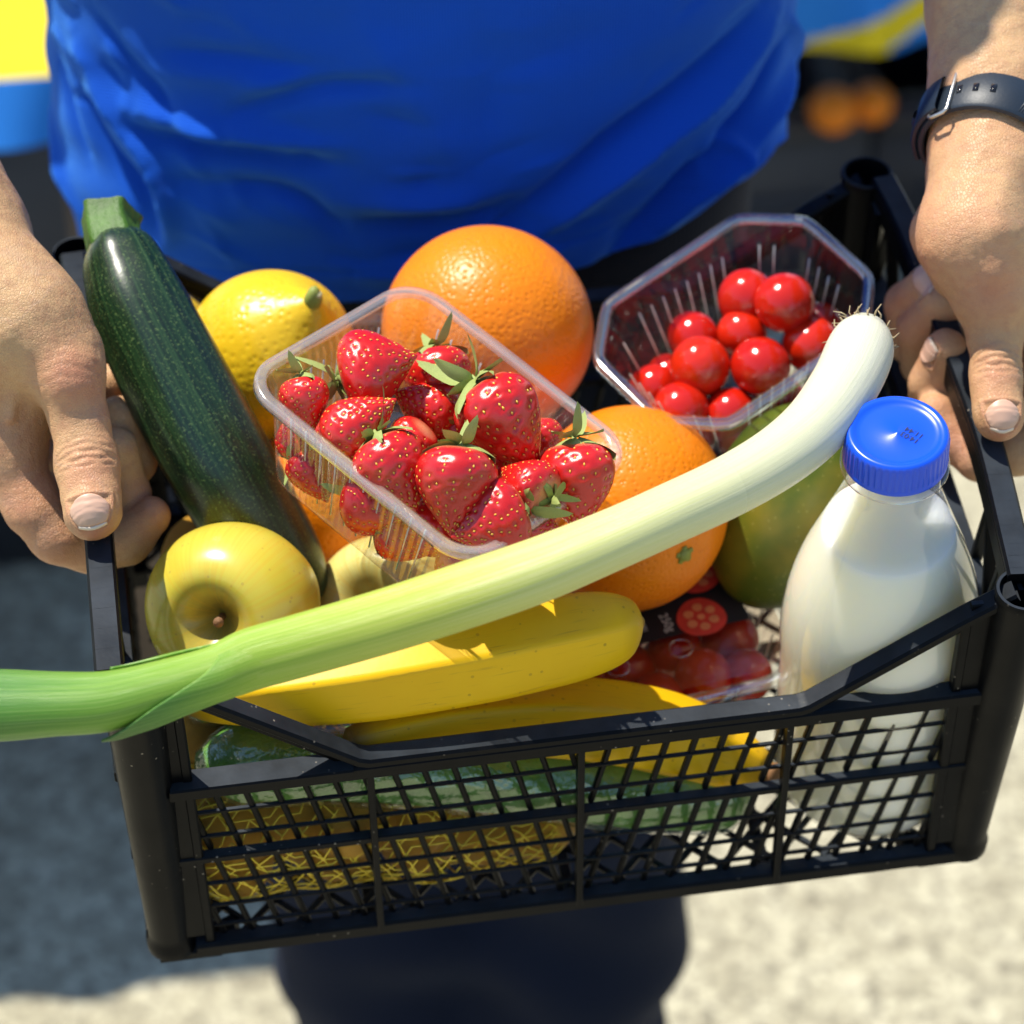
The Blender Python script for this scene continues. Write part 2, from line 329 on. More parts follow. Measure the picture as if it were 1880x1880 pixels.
MT['wood'] = mat_plain('table_wood', (0.16, 0.11, 0.07), 0.7, 30, 0.35)
MT['box'] = mat_plain('charcoal_box_plastic', (0.022, 0.024, 0.032), 0.6, 30, 0.3)
MT['shoe'] = mat_plain('dark_shoe_leather', (0.02, 0.018, 0.016), 0.5, 40, 0.2)
MT['hair'] = mat_plain('dark_brown_hair', (0.03, 0.02, 0.013), 0.6, 200, 0.4, 0.6)
# ------------------------------------------------------------------ mesh helpers
class MB:
    def __init__(s): s.v = []; s.f = []; s.lt = []; s.mi = []
    def add(s, v, f, lt=None, mi=0):
        o = sum(len(x) for x in s.v); v = np.asarray(v, float).reshape(-1, 3); s.v.append(v)
        s.f += [tuple(int(i) + o for i in q) for q in f]; s.mi += [mi] * len(f)
        s.lt.append(np.zeros((len(v), 3)) if lt is None else np.asarray(lt, float)); return s
    def bar(s, p0, p1, w, h, up=(0, 0, 1), bev=0.18, mi=0):
        """beam with softened edges from p0 to p1, w across, h along up"""
        p0 = np.asarray(p0, float); p1 = np.asarray(p1, float); d = p1 - p0; d /= np.linalg.norm(d)
        up = np.asarray(up, float); x = np.cross(d, up); x /= np.linalg.norm(x); u = np.cross(x, d)
        b = bev * min(w, h); a, c = w / 2, h / 2
        prof = [(-a, -c + b), (-a + b, -c), (a - b, -c), (a, -c + b), (a, c - b), (a - b, c), (-a + b, c), (-a, c - b)]
        V = [p + x * q[0] + u * q[1] for p in (p0, p1) for q in prof]
        F = [(i, (i + 1) % 8, 8 + (i + 1) % 8, 8 + i) for i in range(8)] + [tuple(range(7, -1, -1)), tuple(range(8, 16))]
        return s.add(V, F, mi=mi)
    def box(s, c, size, M=None, bev=0.0, mi=0):
        c = np.asarray(c, float); h = np.asarray(size, float) / 2
        V = np.array([[x, y, z] for x in (-1, 1) for y in (-1, 1) for z in (-1, 1)]) * h
        if M is not None: V = V @ np.asarray(M).T
        return s.add(V + c, [(0, 1, 3, 2), (4, 6, 7, 5), (0, 4, 5, 1), (2, 3, 7, 6), (0, 2, 6, 4), (1, 5, 7, 3)], mi=mi)
    def tube(s, path, r, n=12, caps=True, shape=None, up=None, t0=0.0, t1=1.0, mi=0):
        path = np.asarray(path, float); m = len(path)
        r = np.broadcast_to(np.asarray(r, float), (m,)) if np.ndim(r) < 2 else np.asarray(r)
        T = np.gradient(path, axis=0); T /= np.linalg.norm(T, axis=1)[:, None] + 1e-12
        u = np.asarray(up, float) if up is not None else (np.array([0, 0, 1.]) if abs(T[0, 2]) < 0.9 else np.array([1., 0, 0]))
        seg = np.r_[0, np.cumsum(np.linalg.norm(np.diff(path, axis=0), axis=1))]; seg = seg / (seg[-1] + 1e-12)
        an = np.arange(n) * 2 * math.pi / n; V = []; L = []
        for i in range(m):
            x = np.cross(T[i], u); x /= np.linalg.norm(x) + 1e-12; u = np.cross(x, T[i])
            rr = r[i] * (shape(seg[i], an) if shape else 1.0)
            V.append(path[i] + np.outer(np.cos(an) * rr, x) + np.outer(np.sin(an) * rr, u))
            L.append(np.c_[np.full(n, t0 + (t1 - t0) * seg[i]), np.cos(an), np.sin(an)])
        V = np.concatenate(V); L = np.concatenate(L)
        F = [(i * n + j, i * n + (j + 1) % n, (i + 1) * n + (j + 1) % n, (i + 1) * n + j) for i in range(m - 1) for j in range(n)]
        if caps: F += [tuple(range(n - 1, -1, -1)), tuple((m - 1) * n + j for j in range(n))]
        return s.add(V, F, L, mi)
    def lathe(s, prof, n=48, M=None, warp=None, mi=0):
        """prof: list of (r, z) from one end to the other"""
        prof = np.asarray(prof, float); m = len(prof); an = np.arange(n) * 2 * math.pi / n
        V = np.stack([np.outer(prof[:, 0], np.cos(an)), np.outer(prof[:, 0], np.sin(an)), np.repeat(prof[:, 1][:, None], n, 1)], -1).reshape(-1, 3)
        d = np.r_[0, np.cumsum(np.hypot(*np.diff(prof, axis=0).T))]; d /= d[-1]
        L = np.c_[np.repeat(d, n), np.tile(np.cos(an), m), np.tile(np.sin(an), m)]
        if warp is not None: V = warp(V)
        if M is not None: V = V @ np.asarray(M)[:3, :3].T + np.asarray(M)[:3, 3]
        F = [(i * n + j, i * n + (j + 1) % n, (i + 1) * n + (j + 1) % n, (i + 1) * n + j) for i in range(m - 1) for j in range(n)]
        F += [tuple(range(n - 1, -1, -1)), tuple((m - 1) * n + j for j in range(n))]
        return s.add(V, F, L, mi)
    def grid(s, P, closed_u=False, mi=0, lt=None):
        """P[m][n][3] grid of points"""
        P = np.asarray(P, float); m, n = P.shape[:2]
        F = [(i * n + j, i * n + (j + 1) % n, (i + 1) * n + (j + 1) % n, (i + 1) * n + j) for i in range(m - 1) for j in range(n if closed_u else n - 1)]
        return s.add(P.reshape(-1, 3), F, lt, mi)
    def mesh(s, name, mats, smooth=True, angle=None):
        me = bpy.data.meshes.new(name); V = np.concatenate(s.v)
        me.from_pydata(V.tolist(), [], s.f)
        if not isinstance(mats, (list, tuple)): mats = [mats]
        for m in mats: me.materials.append(m)
        if any(s.mi): me.polygons.foreach_set('material_index', s.mi)
        L = np.concatenate(s.lt)
        if np.any(L):
            a = me.attributes.new('lt', 'FLOAT_VECTOR', 'POINT'); a.data.foreach_set('vector', L.ravel().astype(np.float32))
        me.validate()
        bm = bmesh.new(); bm.from_mesh(me); bmesh.ops.recalc_face_normals(bm, faces=bm.faces); bm.to_mesh(me); bm.free(); me.update()
        if smooth:
            me.polygons.foreach_set('use_smooth', [True] * len(me.polygons))
            if angle: me.set_sharp_from_angle(angle=rad(angle))
        return me
    def obj(s, name, mats, parent=None, smooth=True, angle=None):
        return link(name, s.mesh(name, mats, smooth, angle), parent)

def link(name, me, parent=None, M=None):
    o = bpy.data.objects.new(name, me); COL.objects.link(o)
    if parent: o.parent = parent
    if M is not None: o.matrix_local = M
    return o
def tag(o, label=None, cat=None, group=None, kind=None):
    if label: o['label'] = label
    if cat: o['category'] = cat
    if group: o['group'] = group
    if kind: o['kind'] = kind
    return o
def thing(name, label, cat, M=None, group=None):
    o = bpy.data.objects.new(name, None); COL.objects.link(o); o.empty_display_size = 0.03
    if M is not None: o.matrix_world = M
    return tag(o, label, cat, group)
def frame(p, z=(0, 0, 1), x=None):
    """4x4 in the crate frame with origin p and local z axis along z"""
    z = np.asarray(z, float); z = z / np.linalg.norm(z)
    h = np.asarray(x, float) if x is not None else (np.array([1., 0, 0]) if abs(z[0]) < 0.8 else np.array([0, 1., 0]))
    y = np.cross(z, h); y /= np.linalg.norm(y); xx = np.cross(y, z)
    M = Matrix.Identity(4)
    for i in range(3): M[i][0] = xx[i]; M[i][1] = y[i]; M[i][2] = z[i]; M[i][3] = p[i]
    return M
def wob(V, scale, amp, seed=0):
    """smooth pseudo-noise offset (scalar per point)"""
    r = np.random.RandomState(seed); o = np.zeros(len(V))
    for k in range(7):
        d = r.normal(size=3); d /= np.linalg.norm(d); o += np.sin(V @ d * scale * (0.6 + r.rand() * 1.1) * 6.28 + r.rand() * 6.28)
    return o / 7 * amp * 2
def spline(pts, n):
    """Catmull-Rom through pts (any width of rows), n samples"""
    P = np.asarray(pts, float); P = np.vstack([2 * P[0] - P[1], P, 2 * P[-1] - P[-2]]); m = len(P) - 3
    o = []
    for u in np.linspace(0, m - 1e-9, n):
        i = int(u); t = u - i; a, b, c, d = P[i:i + 4]
        o.append(0.5 * (2 * b + (c - a) * t + (2 * a - 5 * b + 4 * c - d) * t * t + (3 * b - a - 3 * c + d) * t ** 3))
    return np.array(o)
def text_mesh(body, size, mat, name, depth=0.0):
    cu = bpy.data.curves.new(name, 'FONT'); cu.body = body; cu.size = size; cu.align_x = 'CENTER'; cu.align_y = 'CENTER'; cu.extrude = depth
    tmp = bpy.data.objects.new('tmp', cu); COL.objects.link(tmp)
    dg = bpy.context.evaluated_depsgraph_get(); me = bpy.data.meshes.new_from_object(tmp.evaluated_get(dg)); me.name = name
    bpy.data.objects.remove(tmp); bpy.data.curves.remove(cu)
    me.materials.clear(); me.materials.append(mat); return me

# ---- implicit modelling: smooth union of tapered limbs, meshed by surface nets
def sdf_eval_prim(P, p):
    if p[0] == 'cap':
        _, a, b, ra, rb, k = p; ba = b - a; t = np.clip(((P - a) @ ba) / (ba @ ba + 1e-12), 0, 1)
        return np.linalg.norm(P - a - t[..., None] * ba, axis=-1) - (ra + (rb - ra) * t)
    _, c, R, ax, k = p[0], p[1], p[2], p[3], p[4]; Q = ((P - c) @ R) / ax
    l = np.linalg.norm(Q, axis=-1); return (l - 1) * ax.min() * 0.9 + 0 * l
def sdf_points(P, prims):
    d = np.full(P.shape[:-1], 1e3)
    for p in prims:
        e = sdf_eval_prim(P, p); k = p[-1]
        h = np.maximum(k - np.abs(d - e), 0) / k; d = np.minimum(d, e) - h * h * k * 0.25
    return d
def sdf_mesh(prims, h):
    lo = np.full(3, 1e9); hi = np.full(3, -1e9); bx = []
    for p in prims:
        if p[0] == 'cap': r = max(p[3], p[4]); l = np.minimum(p[1], p[2]) - r; u = np.maximum(p[1], p[2]) + r
        else: r = p[3].max(); l = p[1] - r; u = p[1] + r
        bx.append((l, u)); lo = np.minimum(lo, l); hi = np.maximum(hi, u)
    lo -= 3 * h + 0.010; n = np.ceil((hi + 3 * h + 0.010 - lo) / h).astype(int) + 1
    D = np.full(tuple(n), 0.05, np.float32)
    for p, (l, u) in zip(prims, bx):
        k = p[-1]; m = k + 4 * h
        i0 = np.maximum(((l - m - lo) / h).astype(int), 0); i1 = np.minimum(((u + m - lo) / h).astype(int) + 2, n)
        ax = [lo[q] + h * np.arange(i0[q], i1[q]) for q in range(3)]
        P = np.stack(np.meshgrid(*ax, indexing='ij'), -1)
        e = sdf_eval_prim(P, p); S = tuple(slice(i0[q], i1[q]) for q in range(3)); d = D[S]
        hh = np.maximum(k - np.abs(d - e), 0) / k; D[S] = np.minimum(d, e) - hh * hh * k * 0.25
    s = D < 0; cnt = np.zeros(tuple(n - 1), np.int8); offs = [(a, b, c) for a in (0, 1) for b in (0, 1) for c in (0, 1)]
    for a, b, c in offs: cnt += s[a:n[0] - 1 + a, b:n[1] - 1 + b, c:n[2] - 1 + c]
    act = (cnt > 0) & (cnt < 8); I = np.argwhere(act); idx = np.full(act.shape, -1, np.int64); idx[act] = np.arange(len(I))
    acc = np.zeros((len(I), 3)); num = np.zeros(len(I))
    for a in offs:
        for q in range(3):
            if a[q] == 0:
                b = list(a); b[q] = 1
                va = D[tuple((I + a).T)]; vb = D[tuple((I + b).T)]; x = (va < 0) != (vb < 0)
                t = va[x] / (va[x] - vb[x]); pa = np.array(a, float); pos = np.repeat(pa[None], x.sum(), 0); pos[:, q] += t
                acc[x] += pos; num[x] += 1
    V = lo + h * (I + acc / num[:, None]); F = []
    for q in range(3):
        o1, o2 = (q + 1) % 3, (q + 2) % 3
        sl0 = [slice(None)] * 3; sl1 = [slice(None)] * 3; sl0[q] = slice(0, -1); sl1[q] = slice(1, None)
        e = s[tuple(sl0)] != s[tuple(sl1)]; E = np.argwhere(e); E = E[(E[:, o1] > 0) & (E[:, o2] > 0)]
        inside = s[tuple(E.T)]
        def g(d1, d2):
            J = E.copy(); J[:, o1] -= d1; J[:, o2] -= d2; return idx[tuple(J.T)]
        Q = np.stack([g(1, 1), g(0, 1), g(0, 0), g(1, 0)], 1); Q[~inside] = Q[~inside][:, ::-1]; F.append(Q)
    return V, np.concatenate(F)
def relax(V, F, it=2, lam=0.5):
    n = len(V); E = np.vstack([F[:, [0, 1]], F[:, [1, 2]], F[:, [2, 3]], F[:, [3, 0]]])
    for _ in range(it):
        A = np.zeros_like(V); c = np.zeros(n)
        for a, b in ((0, 1), (1, 0)):
            for q in range(3): A[:, q] += np.bincount(E[:, a], V[E[:, b], q], n)
            c += np.bincount(E[:, a], minlength=n)
        V = V + lam * (A / np.maximum(c, 1)[:, None] - V)
    return V
def vnormals(V, F):
    fn = np.cross(V[F[:, 2]] - V[F[:, 0]], V[F[:, 3]] - V[F[:, 1]]); N = np.zeros_like(V)
    for j in range(4):
        for q in range(3): N[:, q] += np.bincount(F[:, j], fn[:, q], len(V))
    return N / (np.linalg.norm(N, axis=1)[:, None] + 1e-12)
# ------------------------------------------------------------------ ground
g = MB(); g.grid([[(x, y, 0) for x in np.linspace(-60, 60, 5)] for y in np.linspace(-60, 60, 5)])
tag(g.obj('ground', MT['ground']), kind='structure')

# ------------------------------------------------------------------ the crate
H = 0.168
PFL, PFR, PBR, PBL = (-0.1690, -0.1265), (0.1770, -0.1285), (0.1755, 0.1290), (-0.1790, 0.1290)
crate = thing('crate', 'black plastic lattice crate full of fruit and vegetables, held in both hands', 'crate', CM)
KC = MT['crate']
def hollow_post(cx, cy, sx, sy, bx, by):
    """tapered hollow corner post; (cx, cy) centre of its mouth, (bx, by) centre of its foot"""
    m = MB(); n = 36
    prof = [(0.0098, -0.0030), (0.0106, -0.0022), (0.0108, 0.0030), (0.0098, 0.0055), (0.0096, 0.010), (0.0106, 0.09), (0.0114, H - 0.004), (0.0118, H - 0.001), (0.0112, H), (0.0100, H), (0.0094, H - 0.003), (0.0090, H - 0.07), (0.001, H - 0.07)]
    def lean(V):
        k = np.clip(V[:, 2:3] / H, 0, 1); return V + np.c_[bx + (cx - bx) * k, by + (cy - by) * k, np.zeros(len(V))]
    m.lathe(prof, n, warp=lean); m.obj('corner_post', KC, crate, angle=40)
    w = MB(); wy, wx = sy * 0.1262, 0   # web plates that tie the post into both walls
    w.bar((bx - sx * 0.006, wy, 0.0845), (bx - sx * 0.0150, wy, 0.0845), 0.003, 0.152)
    w.bar((bx - sx * 0.0160, wy - sy * 0.0008, 0.003), (bx - sx * 0.0160, wy - sy * 0.0008, 0.1520), 0.0056, 0.0042, (1, 0, 0))
    w.bar((cx + sx * 0.001, cy - sy * 0.006, 0.0845), (cx + sx * 0.001, cy - sy * 0.021, 0.0845), 0.003, 0.152)
    w.bar((bx + sx * 0.006, wy - sy * 0.0065, -0.0048), (bx - sx * 0.020, wy - sy * 0.0065, -0.0048), 0.016, 0.0100, bev=0.3)
    w.bar((bx - sx * 0.020, wy - sy * 0.0065, -0.0040), (bx - sx * 0.0275, wy - sy * 0.0065, -0.0002), 0.015, 0.0042)
    w.bar((bx + sx * 0.002, by - sy * 0.010, -0.0047), (bx + sx * 0.002, by - sy * 0.032, -0.0047), 0.014, 0.0096)
    w.obj('corner_web', KC, crate, angle=40)
for (cx, cy), (bx, by), sx, sy in ((PFL, (-0.1690, -0.1205), -1, -1), (PFR, (0.1720, -0.1210), 1, -1), (PBR, (0.1720, 0.1230), 1, 1), (PBL, (-0.1720, 0.1230), -1, 1)): hollow_post(cx, cy, sx, sy, bx, by)

def long_wall(sy):
    """front (sy=-1) or back wall: sloped rim, two ledges, ribs, bottom band and the slanted lattice"""
    y = lambda o: sy * (0.1220 + o)
    xl, xr = (PFL[0], PFR[0]) if sy < 0 else (PBL[0], PBR[0])
    r = MB()
    pts = [(xl + 0.003, 0.1660), (-0.1440, 0.1605), (-0.0840, 0.1118), (0.0935, 0.1118), (0.1560, 0.1545), (xr - 0.003, 0.1655)]
    # one moulded bar whose section turns with the path, mitred at each bend
    P = np.array(pts); W, Hh = 0.0096, 0.0042; prof = [(-W / 2, -Hh / 2 + 0.0008), (-W / 2 + 0.0008, -Hh / 2), (W / 2 - 0.0008, -Hh / 2), (W / 2, -Hh / 2 + 0.0008), (W / 2, Hh / 2 - 0.0010), (W / 2 - 0.0012, Hh / 2), (-W / 2 + 0.0012, Hh / 2), (-W / 2, Hh / 2 - 0.0010)]
    D = np.diff(P, axis=0); D /= np.linalg.norm(D, axis=1)[:, None]; rows = []
    for i in range(len(P)):
        d0, d1 = D[max(i - 1, 0)], D[min(i, len(D) - 1)]; m_ = d0 + d1; m_ /= np.linalg.norm(m_); nn = np.array([-m_[1], m_[0]]); k = 1 / max(0.5, nn @ np.array([-d0[1], d0[0]]))
        for e in ((0,) if i in (0, len(P) - 1) else (-0.0022, 0.0022)):
            c = P[i] + (d0 if e < 0 else d1) * e; rows.append([(c[0] + nn[0] * h_ * k, y(0.0045 + w_), c[1] + nn[1] * h_ * k) for w_, h_ in prof])
    r.grid(np.array(rows), closed_u=True)
    for (a, b) in ((pts[1], pts[2]), (pts[4], pts[3])):   # stiffening web under the slopes
        r.bar((a[0], y(0.0032), a[1] - 0.0052), (b[0], y(0.0032), b[1] - 0.0052), 0.0030, 0.0072)
    r.obj('sloped_rim', KC, crate, angle=35)
    l = MB(); l.bar((xl + 0.008, y(0.0042), 0.1061), (xr - 0.008, y(0.0042), 0.1061), 0.0094, 0.0074, bev=0.12)
    if sy < 0: l.bar((xl + 0.009, y(0.0050), 0.1082), (-0.088, y(0.0050), 0.1082), 0.0112, 0.0060, bev=0.12)
    l.obj('upper_ledge', KC, crate, angle=35)
    l = MB(); l.bar((xl + 0.008, y(0.0042), 0.0602), (xr - 0.008, y(0.0042), 0.0602), 0.0050, 0.0036, bev=0.14); l.obj('middle_ledge', KC, crate, angle=35)
    l = MB(); l.bar((xl + 0.010, y(0.0040), 0.0002), (xr - 0.010, y(0.0040), 0.0002), 0.0082, 0.0082, bev=0.14); l.obj('bottom_band', KC, crate, angle=35)
    for xx in (-0.0815, 0.0030, 0.0880):
        q = MB(); q.bar((xx, y(0.0058), 0.0010), (xx, y(0.0058), 0.1035), 0.0028, 0.0062, (0, 1, 0), bev=0.15); q.obj('rib', KC, crate, angle=35)
    q = MB()
    for z in (0.0862, 0.0708, 0.0394, 0.0243, 0.0108):
        q.bar((xl + 0.014, y(0.0022), z), (xr - 0.014, y(0.0022), z), 0.0018, 0.0014)
    for k in range(-30, 31):
        x0 = -0.0593 + 0.0119 * k
        for z0, z1 in ((0.1025, 0.0620), (0.0585, 0.0030)):
            for xa, xb, s in ((xl + 0.015, 0.0022, 1), (0.0038, xr - 0.015, -1)):
                f = lambda z: x0 + (0.003 if s < 0 else 0) + s * 0.215 * (0.094 - z)
                zs = np.linspace(z0, z1, 30); ok = [z for z in zs if xa < f(z) < xb]
                if len(ok) > 3: q.bar((f(ok[0]), y(0.0012), ok[0]), (f(ok[-1]), y(0.0012), ok[-1]), 0.0024, 0.0028, (0, 1, 0), bev=0.22)
    q.obj('lattice', KC, crate, angle=35)
long_wall(-1); long_wall(1)

RIML = [at(201, 1235, H), at(182, 1000, H), at(161, 740, H), at(146, 560, H), at(134, 470, H)]
RIMR = [at(1876, 1060, H), at(1862, 1000, H), at(1818, 820, H), at(1772, 690, H), at(1722, 560, H), at(1668, 420, H), at(1622, 330, H)]
def short_wall(rim, sx):
    rim = np.array(rim); xr = lambda yy: np.interp(yy, rim[np.argsort(rim[:, 1]), 1], rim[np.argsort(rim[:, 1]), 0])
    r = MB(); sm = spline(rim, 26)
    for i in range(25):
        a, b = sm[i], sm[i + 1]; d = (b - a) / np.linalg.norm(b - a)
        r.bar(a - d * 0.0001 * (i % 2), b + d * 0.0001, 0.0112, 0.0042, bev=0.25)
        for o, hh in ((0.0046, 0.013), (-0.0046, 0.011)):
            r.bar(a + [sx * o, 0, -0.0075], b + d * 0.0002 + [sx * o, 0, -0.0075], 0.0018, hh)
    r.obj('hand_rim', KC, crate, angle=35)
    X = lambda yy, o=0.0: xr(yy) - sx * (0.0015 + o)
    for nm, z, w, h in (('upper_ledge', 0.1120, 0.0120, 0.0060), ('middle_ledge', 0.0612, 0.0095, 0.0050), ('bottom_band', 0.0048, 0.0085, 0.0112)):
        l = MB(); l.bar((X(-0.122), -0.122, z), (X(0.122), 0.122, z), w, h, bev=0.12); l.obj(nm, KC, crate, angle=35)
    # struts between the upper ledge and the hand rim; the middle is left open as a hand hole
    zz = [(-0.117, 0.112), (-0.103, 0.157), (-0.089, 0.112), (-0.072, 0.157), (-0.060, 0.112)]
    for s2 in (1, -1):
        for (a, b) in zip(zz[:-1], zz[1:]):
            ya, yb = a[0] * s2, b[0] * s2
            t = MB(); t.bar((X(ya), ya, a[1]), (X(yb), yb, b[1]), 0.0032, 0.0052, (1, 0, 0)); t.obj('strut', KC, crate, angle=35)
    q = MB()
    for z in (0.0930, 0.0785, 0.0462, 0.0322, 0.0188):
        q.bar((X(-0.115, 0.001), -0.115, z), (X(0.115, 0.001), 0.115, z), 0.0030, 0.0021)
    for y0 in np.arange(-0.115, 0.10, 0.0105):
        for z0, z1 in ((0.109, 0.0635), (0.0590, 0.0095)):
            y1 = y0 + 0.0095
            q.bar((X(y0, 0.002), y0, z0), (X(y1, 0.002), y1, z1), 0.0026, 0.0048, (1, 0, 0), bev=0.22)
    q.obj('lattice', KC, crate, angle=35)
short_wall(RIML, -1); short_wall(RIMR, 1)
b = MB()
for s in (1, -1):
    for o in np.arange(-0.30, 0.31, 0.0225):
        P = [np.array((x, o + s * x)) for x in np.linspace(-0.168, 0.168, 220)]
        P = [p for p in P if abs(p[1]) < 0.124]
        if len(P) > 4: b.bar((*P[0], 0.0022 + 0.0012 * s), (*P[-1], 0.0022 + 0.0012 * s), 0.0028, 0.0022)
for yy in (-0.062, 0.0, 0.062): b.bar((-0.166, yy, -0.0002), (0.166, yy, -0.0002), 0.0055, 0.0036)
for xx in (-0.085, 0.0, 0.085): b.bar((xx, -0.125, -0.0012), (xx, 0.125, -0.0012), 0.0050, 0.0030)
b.obj('floor_lattice', KC, crate, angle=35)

# ------------------------------------------------------------------ fruit
def place(name, label, cat, p, z=(0, 0, 1), x=None, group=None):
    return thing(name, label, cat, CM @ frame(p, z, x), group)
def round_fruit(name, label, mat, p, r, axis, x=None, sq=0.97, seed=1, amp=0.012, pole=None, cat='orange', nub=None, lemon=False, n=96):
    o = place(name, label, cat, p, axis, x)
    th = np.linspace(0.0, math.pi, n // 2 + 1); rr = np.sin(th); zz = np.cos(th) * sq
    if lemon:
        zz = np.cos(th) * sq; tip = 0.20 * np.exp(-(th / 0.30) ** 2) + 0.26 * np.exp(-((math.pi - th) / 0.26) ** 2) * -1
        zz = zz + tip; rr = rr * (1 - 0.05 * np.cos(th))
    else:
        zz = zz - 0.05 * np.exp(-(th / 0.22) ** 2) + 0.035 * np.exp(-((math.pi - th) / 0.25) ** 2)
    prof = np.c_[rr * r, zz * r]; prof[0, 0] = prof[-1, 0] = r * 0.002
    def warp(V): return V * (1 + wob(V / r, 0.35, amp, seed))[:, None]
    m = MB(); m.lathe(prof, n, warp=warp); m.obj('peel', mat, o)
    if nub == 'star':
        q = MB(); zt = zz[0] * r
        q.lathe([(0.0022, zt + 0.0022), (0.0028, zt + 0.0015), (0.0034, zt + 0.0002), (0.003, zt - 0.003)], 10)
        for k in range(5):
            a = k * 1.2566 + 0.3; d = np.array([math.cos(a), math.sin(a), 0])
            q.bar(d * 0.0015 + [0, 0, zt + 0.0006], d * 0.0042 + [0, 0, zt + 0.0005], 0.0022, 0.0010)
        q.obj('stalk_scar', MT['green_nub'], o)
    if nub == 'lemon':
        q = MB(); zt = zz[0] * r
        q.lathe([(0.0016, zt + 0.0052), (0.0034, zt + 0.0048), (0.0042, zt + 0.002), (0.0040, zt - 0.002), (0.003, zt - 0.006)], 14, warp=lambda V: V * (1 + wob(V * 300, 0.3, 0.08, 3))[:, None])
        q.obj('stalk_end', MT['green_nub'], o)
        q = MB(); q.lathe([(0.0008, zt + 0.0062), (0.0019, zt + 0.0060), (0.0021, zt + 0.0046), (0.0018, zt + 0.0030)], 10); q.obj('stalk_core', mat_core, o)
    return o
mat_core = mat_plain('pale_stalk_core', (0.55, 0.50, 0.24), 0.6, 80, 0.2)
FWD = -CAMR[2]
round_fruit('orange', 'largest orange, behind the strawberry punnet against the back of the crate', MT['orange'], at(896, 607, 0.142), 0.0466, idir(0.3, -0.8, -0.6), seed=4, nub='star')
round_fruit('orange', 'orange under the leek, between strawberry punnet and tomato tray', MT['orange'], at(1152, 935, 0.115), 0.0435, idir(0.50, 0.42, 0.62), seed=9, nub='star', amp=0.018)
round_fruit('orange', 'half hidden orange beneath the strawberry punnet beside the zucchini', MT['orange'], at(612, 905, 0.095), 0.0365, idir(-0.2, -0.5, 0.2), seed=12)
round_fruit('lemon', 'yellow lemon with green stalk end between zucchini and largest orange', MT['lemon'], at(503, 648, 0.140), 0.0378, idir(0.50, -0.52, 0.88), seed=21, cat='lemon', nub='lemon', lemon=True, amp=0.03)
round_fruit('lemon', 'yellow lemon hidden behind the zucchini, only a sliver showing', MT['lemon'], at(285, 640, 0.105), 0.0290, idir(0.9, -0.3, -0.2), seed=22, cat='lemon', lemon=True)

def apple(label, p, r, axis, seed, mat='apple'):
    o = place('apple', label, 'apple', p, axis)
    th = np.linspace(0.02, math.pi - 0.02, 56)
    rr = np.sin(th) ** 0.92 * (1 + 0.05 * np.cos(th)); zz = np.cos(th) * 0.90
    zz = zz - 0.60 * np.exp(-(th / 0.29) ** 1.5) + 0.20 * np.exp(-((math.pi - th) / 0.30) ** 2)
    def warp(V):
        a = np.arctan2(V[:, 1], V[:, 0]); return V * (1 + wob(V / r, 0.3, 0.036, seed) + 0.010 * np.cos(5 * a + seed) * (V[:, 2] / r < -0.3) + 0.010 * np.cos(3 * a + seed))[:, None]
    m = MB(); m.lathe(np.c_[rr * r, zz * r], 84, warp=warp); m.obj('flesh', MT[mat], o)
    s = MB(); z0 = r * 0.36
    s.tube(spline([(0, 0, z0), (0.001, 0.0004, z0 + 0.006), (0.0035, 0.001, z0 + 0.013)], 8), [0.0016, 0.0013, 0.0012, 0.0012, 0.0013, 0.0015, 0.0019, 0.0022], 9)
    s.obj('stalk', MT['brown_nub'], o)
apple('larger yellow apple with a deep stalk hollow, in front of the zucchini', at(430, 1116, 0.126), 0.0362, idir(-0.26, 0.22, 0.90), 5)
apple('pale yellow apple half covered by the leek, beside the larger apple', at(716, 1128, 0.090), 0.0330, idir(-0.42, -0.22, 0.86), 8, 'apple_pale')

# zucchini
def zucchini():
    P = [(214, 446, 0.2120, 52), (222, 470, 0.2100, 70), (234, 505, 0.2060, 80), (262, 575, 0.1980, 92), (328, 708, 0.1800, 99), (400, 840, 0.1600, 99), (468, 960, 0.1330, 94), (518, 1045, 0.1120, 84), (550, 1100, 0.1000, 58), (560, 1118, 0.0965, 26)]
    A = np.array([np.r_[at(a, b, z), r * 1.10 / FPX * (1 / 1.0)] for a, b, z, r in P])
    A[:, 3] = [r * ((x - CAMC) @ CAMR[2]) / FPX for (a, b, z, r), x in zip(P, A[:, :3])]
    S = spline(A, 46); o = place('zucchini', 'long dark green zucchini with cut stalk leaning over the left rim', 'zucchini', A[4, :3])
    inv = np.array((CM @ frame(A[4, :3])).inverted() @ CM)
    L = lambda Q: Q @ inv[:3, :3].T + inv[:3, 3]
    sh = lambda t, an: 1 + 0.022 * np.cos(5 * an + 0.6) * (1 - t * 0.7) + 0.006 * np.cos(10 * an)
    m = MB(); m.tube(L(S[:, :3]), S[:, 3], 72, shape=sh); m.obj('body', MT['zucchini'], o)
    st = [(215, 462, 0.2110, 50), (209, 442, 0.2125, 51), (204, 424, 0.2135, 49), (202, 408, 0.2143, 50), (203, 394, 0.2150, 54)]
    B = np.array([np.r_[at(a, b, z), r] for a, b, z, r in st]); B[:, 3] = [r * ((x - CAMC) @ CAMR[2]) / FPX for (a, b, z, r), x in zip(st, B[:, :3])]
    T = spline(B, 12)
    m = MB(); m.tube(L(T[:, :3]), T[:, 3], 50, shape=lambda t, an: 1 + 0.10 * np.cos(5 * an + 0.6) + 0.03 * np.cos(10 * an + 1) + 0.05 * t * np.cos(an + 2)); m.obj('stalk', MT['zstem'], o, angle=50)
zucchini()

